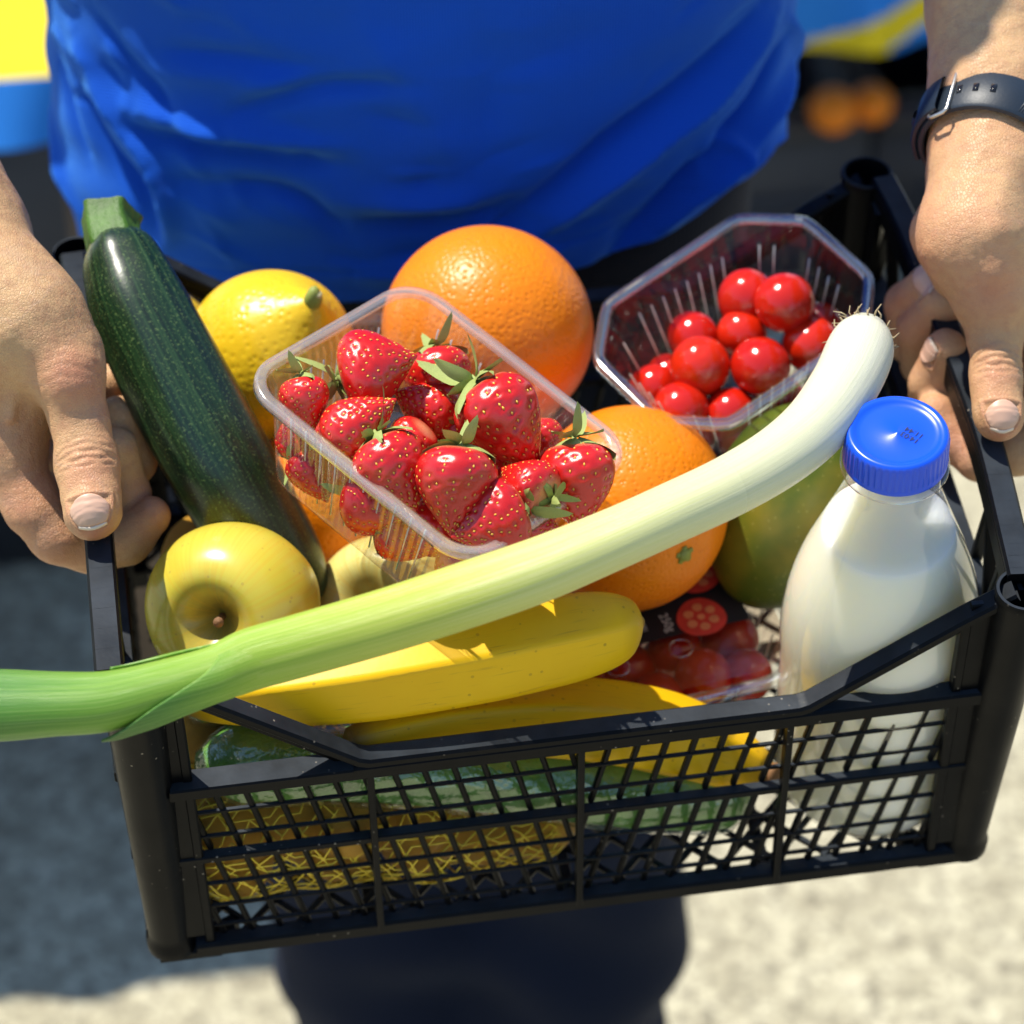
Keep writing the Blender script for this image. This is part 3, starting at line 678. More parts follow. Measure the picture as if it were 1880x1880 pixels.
def px_path(P, n):
    """rows (px, py, z, radius in photo pixels) -> spline of crate-frame points with metric radii"""
    A = np.array([np.r_[at(a, b, z), 0] for a, b, z, r in P]); A[:, 3] = [r * ((x[:3] - CAMC) @ CAMR[2]) / FPX for (a, b, z, r), x in zip(P, A)]
    return spline(A, n)
def local(o):
    inv = np.array(o.matrix_world.inverted() @ CM); return lambda Q: np.asarray(Q) @ inv[:3, :3].T + inv[:3, 3]

def banana(label, P, seed, tip=True):
    S = px_path(P, 44); o = place('banana', label, 'banana', S[20, :3]); L = local(o)
    pent = lambda an: 0.809 / np.cos(np.mod(an + seed, 1.2566) - 0.6283)
    sh = lambda t, an: 1 + (0.85 * (pent(an) * 1.08 - 1)) * min(1, 4 * t + 0.2, 4.5 * (1 - t) + 0.2) + 0.012 * math.sin(21 * t + seed) * np.cos(2 * an)
    m = MB(); m.tube(L(S[:, :3]), S[:, 3], 50, shape=sh); m.obj('peel', MT['banana'], o)
    e = S[-1]; d = e[:3] - S[-3, :3]; d /= np.linalg.norm(d)
    if not tip: return o
    m = MB(); m.tube(L(np.array([e[:3] - d * 0.0008, e[:3] + d * 0.0012, e[:3] + d * 0.0028])), [0.0045, 0.0052, 0.0036], 10); m.obj('blossom_end', MT['brown_nub'], o)
    return o
banana('upper banana lying under the leek with its blunt end to the right',
       [(340, 1282, 0.118, 30), (400, 1276, 0.122, 52), (520, 1262, 0.127, 70), (690, 1238, 0.130, 82), (860, 1208, 0.132, 84), (1010, 1178, 0.132, 82), (1100, 1158, 0.131, 74), (1150, 1148, 0.130, 55), (1172, 1146, 0.129, 26), (1176, 1146, 0.129, 8)], 0.5, False)
banana('lower banana running behind the front rim down to the milk bottle',
       [(640, 1362, 0.105, 26), (700, 1352, 0.102, 46), (830, 1330, 0.097, 64), (980, 1322, 0.091, 76), (1120, 1332, 0.081, 80), (1240, 1356, 0.068, 78), (1330, 1388, 0.056, 64), (1392, 1412, 0.051, 40), (1416, 1420, 0.051, 18)], 1.4)

# mango
def mango():
    p = at(1452, 928, 0.100); o = place('mango', 'green mango with a yellow blush between the orange and milk bottle', 'mango', p, idir(0.42, -0.88, 0.15))
    th = np.linspace(0.01, math.pi - 0.01, 60); rr = np.sin(th) * (1 + 0.10 * np.cos(th)); 
    m = MB(); m.lathe(np.c_[rr * 0.0345, np.cos(th) * 0.0475], 80, warp=lambda V: V * (1 + wob(V / 0.04, 0.25, 0.03, 5))[:, None] * np.array([1.02, 0.93, 1.0]))
    m.obj('skin', MT['mango'], o)
    s = MB(); s.lathe([(0.0030, 0.0490), (0.0036, 0.0478), (0.004, 0.046)], 10); s.obj('stalk_scar', MT['brown_nub'], o)
mango()

# leek
def leek():
    P = [(-210, 1302, 0.178, 64), (-100, 1296, 0.181, 66), (0, 1296, 0.185, 66), (100, 1293, 0.190, 59), (200, 1287, 0.1935, 55), (300, 1262, 0.197, 50), (390, 1238, 0.2005, 50), (425, 1225, 0.202, 54), (470, 1207, 0.204, 57), (560, 1182, 0.208, 58), (720, 1137, 0.216, 60),
         (870, 1088, 0.222, 62), (1000, 1043, 0.2255, 61), (1120, 993, 0.227, 58), (1230, 943, 0.227, 57), (1340, 892, 0.225, 57), (1430, 838, 0.222, 58), (1500, 778, 0.219, 60), (1550, 708, 0.217, 62), (1574, 656, 0.216, 63), (1584, 628, 0.2155, 57), (1590, 606, 0.215, 40)]
    S = px_path(P, 110); o = place('leek', 'long leek, green at left and white at its root, across the whole crate', 'leek', S[60, :3]); L = local(o)
    sh = lambda t, an: 1 + 0.018 * np.cos(2 * an + 9 * t) + 0.010 * np.cos(3 * an - 14 * t + 1) + 0.012 * math.sin(40 * t) * np.cos(an)
    up = idir(0, -1, 0.6)
    m = MB(); m.tube(L(S[:, :3]), S[:, 3], 60, shape=sh, up=np.array((CM @ frame(S[60, :3])).inverted().to_3x3() @ CM.to_3x3() @ Vector(up))); m.obj('stalk', MT['leek'], o)
    # outer leaf that splits away from the stalk towards the left: it wraps the stalk, then opens
    PX = projw(c2w(S[:, :3]))[:, 0]; IU = -CAMR[1]
    def leaf(rows, t0, t1):
        B = spline(np.array(rows, float), 44); n = 18; P = []; lt = []
        for i, (x, f1, f2, rf1, rf2) in enumerate(B):
            c = np.array([np.interp(x, PX, S[:, q]) for q in range(4)])
            for j in range(n):
                s = j / (n - 1); f = rad(f1 + (f2 - f1) * s); rf = rf1 + (rf2 - rf1) * s; rip = 1 + 0.012 * math.sin(i * 0.45 + s * 5) * s
                P.append(c[:3] + c[3] * rf * rip * (math.cos(f) * IU + math.sin(f) * FWD)); lt.append((t0 + (t1 - t0) * i / 43, math.cos(f + 0.5), math.sin(f + 0.5)))
        g = MB(); g.grid(L(np.array(P)).reshape(44, n, 3), lt=lt); ob = g.obj('outer_leaf', MT['leek'], o)
        md = ob.modifiers.new('thickness', 'SOLIDIFY'); md.thickness = 0.0010; md.offset = 0
    leaf([(520, -30, 200, 0.93, 0.93), (470, -20, 195, 0.955, 0.955), (428, 22, 190, 0.985, 1.02), (390, 76, 188, 1.03, 1.10), (340, 102, 186, 1.05, 1.22), (290, 124, 184, 1.10, 1.38), (240, 146, 183, 1.20, 1.34), (205, 164, 180, 1.26, 1.32), (188, 172, 176, 1.28, 1.30)], 0.36, -0.06)
    leaf([(500, -55, 40, 0.94, 0.94), (440, -50, 20, 1.0, 0.985), (400, -42, 2, 1.18, 1.06), (340, -36, -8, 1.34, 1.12), (280, -30, -10, 1.28, 1.14), (225, -22, -12, 1.16, 1.10), (200, -18, -14, 1.12, 1.10)], 0.26, 0.16)
    # roots
    m = MB(); e = S[-1, :3]; d = e - S[-4, :3]; d /= np.linalg.norm(d); x = np.cross(d, [0, 0, 1.]); x /= np.linalg.norm(x); y = np.cross(x, d)
    for k in range(80):
        a = RNG.rand() * 6.28; rr = 0.0125 * math.sqrt(RNG.rand()); b0 = e - d * 0.003 * (rr / 0.0125) ** 2 - d * 0.002 + (x * math.cos(a) + y * math.sin(a)) * rr
        v = d * 0.5 + (x * math.cos(a) + y * math.sin(a)) * (0.5 + RNG.rand()) + RNG.normal(size=3) * 0.4; v /= np.linalg.norm(v); ln = 0.0018 + 0.0030 * RNG.rand()
        m.tube(L(np.array([b0, b0 + v * ln * 0.5, b0 + v * ln + RNG.normal(size=3) * 0.0012])), [0.00045, 0.00035, 0.0002], 4)
    tag(m.obj('roots', MT['root'], o), kind='stuff')
leek()

# ------------------------------------------------------------------ milk bottle
def bottle():
    base = at(1590, 1413, 0.007); top = at(1648, 792, 0.222); ax = (top - base) / np.linalg.norm(top - base); Lh = np.linalg.norm(top - base)
    o = place('milk_bottle', 'clear plastic bottle of milk with a blue screw cap', 'bottle', base, ax, x=idir(1, 0.1, 0)); z = lambda f: f * Lh
    R0 = 0.0408
    K = (Lh - 0.034) / 0.206
    prof = [(0.020, 0.0030), (0.030, 0.0006), (0.0365, 0.0010), (R0 * 0.965, 0.005), (R0, 0.012), (R0, 0.055), (R0 * 0.99, 0.085), (R0 * 1.005, 0.110), (R0 * 0.985, 0.127), (R0 * 0.93, 0.143), (R0 * 0.83, 0.160), (R0 * 0.70, 0.177), (R0 * 0.575, 0.193), (R0 * 0.50, 0.203)]
    prof = [(r, q * K) for r, q in prof] + [(0.0188, 0.209 * K), (0.0183, 0.214 * K), (0.0183, Lh - 0.012), (0.0183, Lh - 0.004)]
    sp = spline(prof, 90); m = MB(); m.lathe(sp, 72); m.obj('bottle_wall', MT['pet'], o)
    mp = [(r - 0.0007, zz + 0.0007) for r, zz in sp if zz < 0.184 * K]; zt = mp[-1][1]
    mp += [(mp[-1][0] - 0.0008, zt + 0.0006), (mp[-1][0] * 0.7, zt - 0.0004), (0.001, zt - 0.0004)]
    m = MB(); m.lathe(mp, 64); m.obj('milk', MT['milk'], o, angle=60)
    m = MB(); m.lathe([(0.0186, Lh - 0.019), (0.0212, Lh - 0.0185), (0.0212, Lh - 0.0165), (0.0186, Lh - 0.016)], 64); m.obj('neck_ring', MT['pet'], o)
    k = 96
    capw = lambda V: V * np.c_[*(2 * [1 + 0.010 * np.sign(np.cos(np.arctan2(V[:, 1], V[:, 0]) * k / 2 + 0.1)) * ((V[:, 2] < Lh - 0.0025) & (V[:, 2] > Lh - 0.0125) & (np.hypot(V[:, 0], V[:, 1]) > 0.018))]), np.ones(len(V))]
    cp = [(0.0196, Lh - 0.0150), (0.0203, Lh - 0.0148), (0.0204, Lh - 0.0132), (0.0202, Lh - 0.0128), (0.0201, Lh - 0.012), (0.0200, Lh - 0.003), (0.0198, Lh - 0.0016), (0.0192, Lh - 0.0004), (0.0182, Lh), (0.0172, Lh - 0.0001), (0.0163, Lh - 0.0006), (0.0154, Lh - 0.0011), (0.0140, Lh - 0.0012), (0.0012, Lh - 0.0010), (0.0006, Lh - 0.0006), (0.0001, Lh - 0.0005)]
    m = MB(); m.lathe(cp, k * 4, warp=capw); cap = m.obj('cap', MT['cap'], o, angle=50)
    # dot-matrix date print
    for body, dy in (('14:03', 0.0), ('11:44', -0.0032)):
        me = text_mesh(body, 0.0036, MT['ink'], 'date_print')
        R = Matrix.Translation((0, 0, Lh - 0.0008)) @ Matrix.Rotation(rad(180 - 34), 4, 'Z') @ Matrix.Translation((-0.0050, -0.0008 + dy, 0))
        link('date_print', me, cap, R)
bottle()
# ------------------------------------------------------------------ strawberry punnet
def outline(a, b, r, n=400, chamfer=False):
    """closed outline of a rounded (or chamfered) rectangle, evenly spaced, with a flag for straight stretches"""
    P = []
    hx, hy = a / 2, b / 2
    for (cx, cy, a0) in ((hx - r, hy - r, 0), (-hx + r, hy - r, 90), (-hx + r, -hy + r, 180), (hx - r, -hy + r, 270)):
        if chamfer:
            rr = r * 0.22
            for k, (px, py) in enumerate(((r, 0), (0, r))):
                ca, sa = math.cos(rad(a0)), math.sin(rad(a0)); q = np.array([px * ca - py * sa, px * sa + py * ca])
                base = np.array([cx, cy]) + q; other = np.array([cx, cy]) + np.array([(0 if k == 0 else r) * ca - (r if k == 0 else 0) * sa, (0 if k == 0 else r) * sa + (r if k == 0 else 0) * ca])
                along = (other - base) / np.linalg.norm(other - base); side = np.array([ca, sa]) if k == 1 else np.array([-sa, ca])
                side = -np.array([-sa, ca]) if k == 0 else -np.array([ca, sa])
                pts = [base + side * rr, base + (side + along) * rr * 0.18, base + along * rr]
                P += pts if k == 0 else pts[::-1]
        else:
            for t in np.linspace(a0, a0 + 90, 9): P.append((cx + r * math.cos(rad(t)), cy + r * math.sin(rad(t))))
    P = np.array(P); Q = np.vstack([P, P[:1]]); s = np.r_[0, np.cumsum(np.linalg.norm(np.diff(Q, axis=0), axis=1))]
    u = np.linspace(0, s[-1], n, endpoint=False); X = np.c_[np.interp(u, s, Q[:, 0]), np.interp(u, s, Q[:, 1])]
    N = np.roll(X, -1, 0) - np.roll(X, 1, 0); N = np.c_[N[:, 1], -N[:, 0]]; N /= np.linalg.norm(N, axis=1)[:, None]
    return X, N, u
def punnet(o, a, b, r, h, tap, wall_mat, rim_mat, chamfer, flute, pitch, fwid, ledge):
    n = 460; levels = [(0.0, 0.0), (0.06, 0), (0.14, 0.3), (0.22, 1), (0.55, 1), (0.82, 1), (0.93, 0.4), (1.0, 0)]
    X0, N0, u = outline(a, b, r, n, chamfer); L = u[-1] + u[1]
    k = round(L / pitch); fl = np.abs(np.cos(u / L * k * math.pi)) ** 8
    straight = np.clip(1 - np.abs(np.roll(np.arctan2(N0[:, 1], N0[:, 0]), 3) - np.roll(np.arctan2(N0[:, 1], N0[:, 0]), -3)) * 6, 0, 1)
    G = []
    for t, f in levels:
        s = tap * t + ledge * (t > 0.1) * 1.0
        P = X0 * np.array([(a - 2 * s) / a, (b - 2 * s) / b]) - N0 * (flute * f * fl * straight)[:, None]
        G.append(np.c_[P, np.full(n, -h * t)])
    for t, dz in ((0.965, 0.0022), (0.93, 0.0034), (0.86, 0.0038), (0.4, 0.0030), (0.02, 0.0026)):
        s = tap + ledge; P = X0 * np.array([(a - 2 * s) / a, (b - 2 * s) / b]) * t; G.append(np.c_[P, np.full(n, -h - dz)])
    m = MB(); m.grid(np.array(G), closed_u=True); w = m.obj('tray_wall', wall_mat, o)
    q = MB(); step = L / (k if chamfer else k / 2)      # added milky strips: glints of the flutes painted as pale colour
    for j in range(int(L / step)):
        i = int(round((j + 0.5) * step / L * n)) % n
        if straight[i] > 0.9 and abs(N0[i] @ N0[(i + 3) % n]) > 0.995:
            q.tube([(*(X0[i] * (1 - 2 * (tap * t + ledge) / a) - N0[i] * flute * 0.8), -h * t) for t in (0.16, 0.5, 0.86)], 0.00042, 5)
    tag(q.obj('painted_wall_glints', MT['rib_glint'], o), kind='stuff')
    cs = [(0.0003, -0.0022), (0.0004, -0.0002), (0.0013, 0.0006), (0.0026, 0.0002), (0.0036, 0.0006), (0.0048, 0.0002), (0.0053, -0.0010), (0.0053, -0.0034), (0.0049, -0.0034), (0.0047, -0.0012), (0.0036, -0.0002), (0.0026, -0.0006), (0.0013, -0.0002), (0.0003, -0.0022)]
    m = MB(); m.grid(np.array([np.c_[X0 + N0 * d, np.full(n, z)] for d, z in cs]), closed_u=True); m.obj('tray_rim', rim_mat, o)
    return w
def rotm(c, R):
    M = Matrix.Identity(4)
    for i in range(3):
        for j in range(3): M[i][j] = R[i][j]
        M[i][3] = c[i]
    return M
SR = np.array([[0.6286, 0.7405, 0.2378], [-0.7573, 0.6524, -0.0298], [-0.1772, -0.1613, 0.9709]]); SC = np.array([-0.0385, -0.0350, 0.2047])
spun = thing('strawberry_punnet', 'clear plastic punnet heaped with strawberries in the middle of the crate', 'punnet', CM @ rotm(SC, SR))
punnet(spun, 0.1150, 0.0945, 0.013, 0.050, 0.008, MT['punnet'], MT['punnet_rim'], False, 0.0014, 0.0042, 0.3, 0.0012)
def on_plane(px, py, C0, n, off):
    d = CAMR.T @ np.array([(px - 940) / FPX, (py - 940) / FPX, 1.0]); C1 = C0 + n * off
    return CAMC + d * (((C1 - CAMC) @ n) / (d @ n))

# ---- strawberries: four shapes of flesh with dimples, shared by all berries
def berry_mesh(seed, plump):
    n, mrow = 72, 60; u = np.linspace(0.004, 0.996, mrow)
    r = plump * np.sin(np.pi * u ** 0.72) ** 0.82 * (1.0 - 0.30 * u ** 1.4) * 1.06; z = u - 0.06 * np.exp(-(u / 0.07) ** 2) * -1 - 0.06
    an = np.arange(n) * 2 * math.pi / n
    def surf(uu, aa):
        rr = np.interp(uu, u, r); zz = np.interp(uu, u, z); V = np.stack([rr * np.cos(aa), rr * np.sin(aa), zz], -1)
        k = 1 + wob(V.reshape(-1, 3), 0.55, 0.07, seed).reshape(V.shape[:-1]) + 0.05 * np.cos(2 * aa + seed)
        V[..., :2] *= k[..., None]; return V
    U, A = np.meshgrid(u, an, indexing='ij'); V = surf(U, A)
    ns = 150; k = np.arange(ns); zf = (k + 0.5) / ns; us = 0.10 + 0.86 * zf ** 0.93; as_ = k * 2.39996 + RNG.normal(size=ns) * 0.10; us = np.clip(us + RNG.normal(size=ns) * 0.010, 0.08, 0.97)
    keep = RNG.rand(ns) > 0.0; S = surf(us, as_)[keep]
    W = V.reshape(-1, 3); ctr = np.array([0, 0, 0.42]); D = np.linalg.norm(W[:, None] - S[None], axis=2).min(1)
    dirn = W - ctr * 0.8; dirn[:, 2] *= 0.5; dirn /= np.linalg.norm(dirn, axis=1)[:, None]
    W = W - dirn * (0.027 * np.exp(-(D / 0.027) ** 2))[:, None]
    m = MB(); m.grid(W.reshape(mrow, n, 3), closed_u=True, lt=np.c_[U.ravel(), np.cos(A.ravel()), np.sin(A.ravel())])
    m.f += [tuple(range(n - 1, -1, -1)), tuple((mrow - 1) * n + j for j in range(n))]; m.mi += [0, 0]
    me = m.mesh('strawberry_flesh', MT['berry'])
    q = MB(); us2, as2 = us[keep], as_[keep]
    for uu, aa, p in zip(us2, as2, S):
        t = surf(np.array([uu + 0.02]), np.array([aa]))[0] - p; t /= np.linalg.norm(t); e = surf(np.array([uu]), np.array([aa + 0.05]))[0] - p; e /= np.linalg.norm(e); nn = np.cross(e, t); nn = nn if nn @ (p - ctr) > 0 else -nn
        c = p - nn * 0.012
        q.add([c + t * 0.025, c - t * 0.020, c + e * 0.0130, c - e * 0.0130, c + nn * 0.010, c - nn * 0.010], [(0, 2, 4), (2, 1, 4), (1, 3, 4), (3, 0, 4), (2, 0, 5), (1, 2, 5), (3, 1, 5), (0, 3, 5)])
    return me, q.mesh('strawberry_seeds', MT['seed'])
BM = [berry_mesh(s, p) for s, p in ((1, 0.40), (2, 0.46), (3, 0.36), (4, 0.43))]
def sepal_mesh(seed):
    r = np.random.RandomState(seed); P = []; curl = (-0.03, 0.20, 0.05, 0.50)[seed]
    for i, s in enumerate(np.linspace(0, 1, 8)):
        w = 0.088 * math.sin(math.pi * (0.10 + 0.87 * s)) ** 0.75; x = 0.03 + (0.38 - 0.26 * max(0, curl)) * s; zc = -0.055 + 1.15 * x * x - curl * s ** 1.7 - 0.012
        for j in (-1, -0.5, 0, 0.5, 1): P.append((x, w * j + 0.03 * s * math.sin(3 * s + seed * 2), zc + (0.05 - 0.085 * (seed % 2)) * abs(j) * (1 - s * 0.4) + 0.03 * j * math.sin(2.5 * s + seed)))
    g = MB(); g.grid(np.array(P).reshape(8, 5, 3)); return g.mesh('sepal', MT['sepal'])
SEP = [sepal_mesh(s) for s in range(4)]
g = MB(); g.lathe([(0.002, 0.010), (0.06, 0.006), (0.085, -0.012), (0.06, -0.03), (0.025, -0.05), (0.018, -0.11), (0.001, -0.112)], 12); CALM = g.mesh('calyx', MT['sepal'])
def strawberry(label, px, py, off, tip, tow, length, shape, calyx=9, twist=0.0):
    """off: metres above (+) the punnet's rim plane; tip: image direction of the berry's tip; length in photo pixels"""
    p = on_plane(px, py, SC, SR[:, 2], off); dist = (p - CAMC) @ CAMR[2]; Lm = length * dist / FPX
    d = idir(tip[0], tip[1], 0) * math.cos(rad(tow)) + FWD * math.sin(rad(tow))
    M = CM @ frame(p - d * Lm * 0.40, d) @ Matrix.Rotation(twist, 4, 'Z') @ Matrix.Scale(Lm, 4)
    o = thing('strawberry', label, 'strawberry', M, 'strawberries in the clear punnet')
    link('flesh', BM[shape][0], o); tag(link('seeds', BM[shape][1], o), kind='stuff')
    if calyx:
        c = link('calyx', CALM, o)
        for k in range(calyx):
            a = k * 6.283 / calyx + RNG.rand() * 0.3
            link('sepal', SEP[k % 4], c, Matrix.Rotation(a, 4, 'Z') @ Matrix.Rotation(rad(-16 + 26 * RNG.rand()), 4, 'Y') @ Matrix.Rotation(rad(-20 + 40 * RNG.rand()), 4, 'X') @ Matrix.Scale(0.70 + 0.45 * RNG.rand(), 4))
    return o
SB = [
 ('small strawberry with drooping pale leaves in the left corner of the punnet', 560, 738, -0.004, (0.15, 1), 4, 118, 3, 11),
 ('glossy strawberry at the back left of the punnet, leaves on its left side', 686, 676, 0.004, (0.86, -0.25), 6, 158, 1, 12),
 ('dark strawberry with flat pale leaves on top, against the back wall of the punnet', 808, 698, -0.006, (0.2, 1), 16, 142, 1, 11),
 ('long strawberry pointing to the upper right beside the small one in the left corner', 655, 778, 0.000, (0.82, -0.50), 12, 165, 2, 0),
 ('deep red strawberry in the middle of the punnet with dark leaves at its lower right', 788, 748, -0.009, (-0.8, -0.35), 15, 138, 0, 8),
 ('large strawberry at the back right, tip down and pale leaves at its upper left', 924, 774, 0.006, (0.55, 0.80), 8, 205, 3, 12),
 ('strawberry by the front wall with its tip pointing down to the right', 724, 862, -0.001, (0.45, 0.86), 10, 166, 3, 10),
 ('heart shaped strawberry in the front middle of the punnet, biggest facing the viewer', 838, 893, 0.004, (-0.12, 0.98), 12, 176, 1, 10),
 ('narrow strawberry tucked behind the heart shaped one', 893, 848, -0.010, (0.2, 0.95), 20, 130, 0, 6),
 ('strawberry with a pale bare top behind the two front berries', 752, 815, -0.012, (-0.5, 0.5), -20, 112, 3, 0),
 ('broad strawberry below the heart shaped one near the leek, leaves on its right', 903, 956, -0.002, (-0.85, 0.35), 18, 158, 1, 8),
 ('strawberry showing its star of pale leaves, beside the right end of the punnet', 972, 890, 0.002, (-0.80, -0.48), -28, 128, 1, 10),
 ('strawberry standing in the right corner with leaves sticking up', 1058, 884, 0.000, (0.05, 1), 4, 178, 3, 11),
 ('strawberry mostly hidden behind the large one at the back right', 992, 812, -0.014, (0.1, 1), 10, 110, 0, 0),
 ('strawberry just peeping over the front rim against the leek', 928, 1006, -0.010, (-0.9, 0.1), 30, 110, 3, 0),
 ('strawberry low in the left corner seen through the clear wall, leaf below', 545, 800, -0.026, (0.1, -1), 10, 110, 2, 7),
 ('strawberry seen through the front wall below the long one', 640, 850, -0.027, (-0.3, -0.9), 10, 118, 3, 7),
 ('bright strawberry seen through the middle of the front wall', 690, 925, -0.026, (0.9, 0.35), 30, 140, 1, 8),
 ('strawberry seen through the front wall under the heart shaped one', 800, 975, -0.026, (0.8, 0.5), 20, 140, 0, 5),
 ('strawberry on the punnet floor near the leek, seen through the front wall', 850, 1035, -0.030, (0.9, 0.3), 20, 120, 3, 0),
 ('strawberry low in the left end, seen through the wall beside the zucchini', 575, 868, -0.034, (0.4, 0.8), 5, 115, 3, 8),
 ('strawberry on the punnet floor below the long one, behind the front wall', 622, 800, -0.034, (0.6, -0.6), 10, 120, 0, 8),
 ('strawberry pressed to the front wall between the bright one and the broad one', 742, 985, -0.036, (0.85, 0.4), 12, 128, 3, 7),
 ('strawberry filling the gap between the deep red and the large back one', 858, 800, -0.016, (0.3, 0.9), 12, 120, 3, 8),
 ('strawberry on the punnet floor under the deep red one', 800, 840, -0.030, (0.9, 0.3), 20, 130, 3, 0),
 ('strawberry on the punnet floor under the one with the star of leaves', 960, 960, -0.030, (0.9, 0.1), 20, 130, 1, 0),
]
for i, a in enumerate(SB): strawberry(*a, twist=i * 1.3)

# ------------------------------------------------------------------ tomato tray
TR = np.array([[0.4595, 0.8769, -0.1413], [-0.8862, 0.4419, -0.1394], [-0.0598, 0.1893, 0.9801]]); TC = np.array([0.0984, 0.0495, 0.1621])
tray = thing('tomato_tray', 'clear eight-sided plastic tray of cherry tomatoes at the back right', 'tray', CM @ rotm(TC, TR))
punnet(tray, 0.0800, 0.1100, 0.0195, 0.055, 0.010, MT['tray'], MT['tray_rim'], True, 0.0021, 0.0072, 0.2, 0.0016)
g = MB(); th = np.linspace(0.01, math.pi - 0.01, 30); g.lathe(np.c_[np.sin(th), np.cos(th) * 1.05 - 0.09 * np.exp(-(th / 0.20) ** 2) - 0.03 * np.exp(-((math.pi - th) / 0.1) ** 2) * -1], 40, warp=lambda V: V * (1 + wob(V, 0.2, 0.03, 3))[:, None])
TOM = g.mesh('tomato', MT['tomato'])
def tomato(label, p, r, k, group):
    M = CM @ frame(p, idir(math.sin(k * 2.1), math.cos(k * 1.7), -0.8)) @ Matrix.Scale(r, 4)
    o = link('tomato', TOM); o.matrix_world = M; tag(o, label, 'tomato', group)
TT = [
 ('cherry tomato at the back of the clear tray, left of the topmost pair', 1370, 548, -0.022, 53), ('topmost cherry tomato of the heap in the clear tray', 1440, 556, -0.014, 55),
 ('cherry tomato at the left back behind the big front left one', 1272, 618, -0.030, 46), ('shiny cherry tomato at the front left of the heap', 1285, 673, -0.021, 56),
 ('cherry tomato in the middle of the heap between the topmost and the front pair', 1362, 614, -0.028, 46), ('shiny cherry tomato at the front right of the heap, above the rim', 1396, 673, -0.021, 54),
 ('cherry tomato at the right beside the white root end of the leek', 1488, 632, -0.028, 52), ('dark cherry tomato tucked behind at the far right of the tray', 1506, 597, -0.036, 42),
 ('cherry tomato in the left corner of the tray', 1199, 712, -0.036, 44), ('small cherry tomato peeping out behind the left corner', 1226, 690, -0.040, 40),
 ('cherry tomato just behind the front rim, left of centre', 1250, 752, -0.028, 52), ('cherry tomato behind the front rim, right of centre, in shade', 1340, 762, -0.034, 50),
 ('cherry tomato below the front rim, seen through the wall above the orange', 1268, 800, -0.040, 46), ('cherry tomato below the front rim, seen through the wall above the mango', 1362, 800, -0.042, 46), ('cherry tomato low at the right, seen through the wall beside the leek', 1430, 735, -0.042, 46)]
for i, (lb, px, py, off, r) in enumerate(TT):
    p = on_plane(px, py, TC, TR[:, 2], off); tomato(lb, p, r * ((p - CAMC) @ CAMR[2]) / FPX, i, 'cherry tomatoes in the clear tray')

# ------------------------------------------------------------------ lidded tomato pack under the bananas
PZ = 0.066; pc = (at(1395, 1190, PZ) + at(1110, 1200, PZ)) / 2
pk = thing('tomato_pack', 'lidded clear pack of tomatoes with a black label, between bananas and milk bottle', 'pack', CM @ Matrix.Translation((0.038, -0.033, PZ)) @ Matrix.Rotation(rad(7), 4, 'Z') @ Matrix.Rotation(rad(-2), 4, 'Y'))
punnet(pk, 0.132, 0.092, 0.020, 0.054, 0.010, MT['tray'], MT['tray_rim'], False, 0.0022, 0.0075, 0.3, 0.001)
X0, N0, _u = outline(0.128, 0.088, 0.019, 120)
def lid_mesh():
    m = MB(); holes = [(-0.010, -0.0245, 0.0048), (0.0185, -0.0225, 0.0048)]
    nx, ny = 96, 72; xs = np.linspace(-0.064, 0.064, nx); ys = np.linspace(-0.044, 0.044, ny)
    P = np.array([[(x, y, 0.0012 + 0.0012 * math.cos(x * 26) * math.cos(y * 36)) for x in xs] for y in ys]); keep = []
    def inside(x, y):
        ax, ay = abs(x) - (0.064 - 0.019), abs(y) - (0.044 - 0.019)
        return (math.hypot(max(ax, 0), max(ay, 0)) < 0.019)
    for j in range(ny - 1):
        for i in range(nx - 1):
            x, y = (xs[i] + xs[i + 1]) / 2, (ys[j] + ys[j + 1]) / 2
            if inside(x, y) and all(math.hypot(x - a, y - b) > r for a, b, r in holes): keep.append((j * nx + i, j * nx + i + 1, (j + 1) * nx + i + 1, (j + 1) * nx + i))
    m.add(P.reshape(-1, 3), keep); ob = m.obj('lid_film', MT['film'], pk)
    for a, b, r in holes:
        q = MB(); t = np.linspace(0, 2 * math.pi, 29); q.tube(np.c_[a + r * 1.02 * np.cos(t), b + r * 1.02 * np.sin(t), np.full(29, 0.0020)], 0.0004, 6, caps=False); q.obj('hole_edge', MT['tray_rim'], pk)
lid_mesh()
lab = MB(); ys = np.linspace(-0.0165, 0.041, 8); xs = np.linspace(-0.052, 0.0515, 12)
lab.grid([[(x, y, 0.0030 + 0.0012 * math.cos(x * 26) * math.cos(y * 36)) for x in xs] for y in ys]); lb = lab.obj('label', MT['label_black'], pk)
def disc(x, y, r, z, mat, name, seed, k=28):
    q = MB(); a = np.arange(k) * 6.2832 / k; rr = r * (1 + 0.03 * np.sin(3 * a + seed)); q.add(np.r_[[[x, y, z]], np.c_[x + rr * np.cos(a), y + rr * np.sin(a), np.full(k, z)]], [(0, 1 + i, 1 + (i + 1) % k) for i in range(k)])
    return q.obj(name, mat, lb)
for (x, y, r) in ((0.0370, 0.0135, 0.0105), (0.0315, -0.0105, 0.0108), (0.010, 0.026, 0.0095)):
    disc(x, y, r, 0.0047, MT['label_red'], 'tomato_slice_print', x * 900)
    for k in range(6):
        a = k * 1.047 + x * 50; disc(x + r * 0.52 * math.cos(a), y + r * 0.52 * math.sin(a), r * 0.21, 0.0050, MT['label_flesh'], 'seed_pocket_print', k, 10)
    disc(x, y, r * 0.16, 0.0050, MT['label_flesh'], 'core_print', 1, 8)
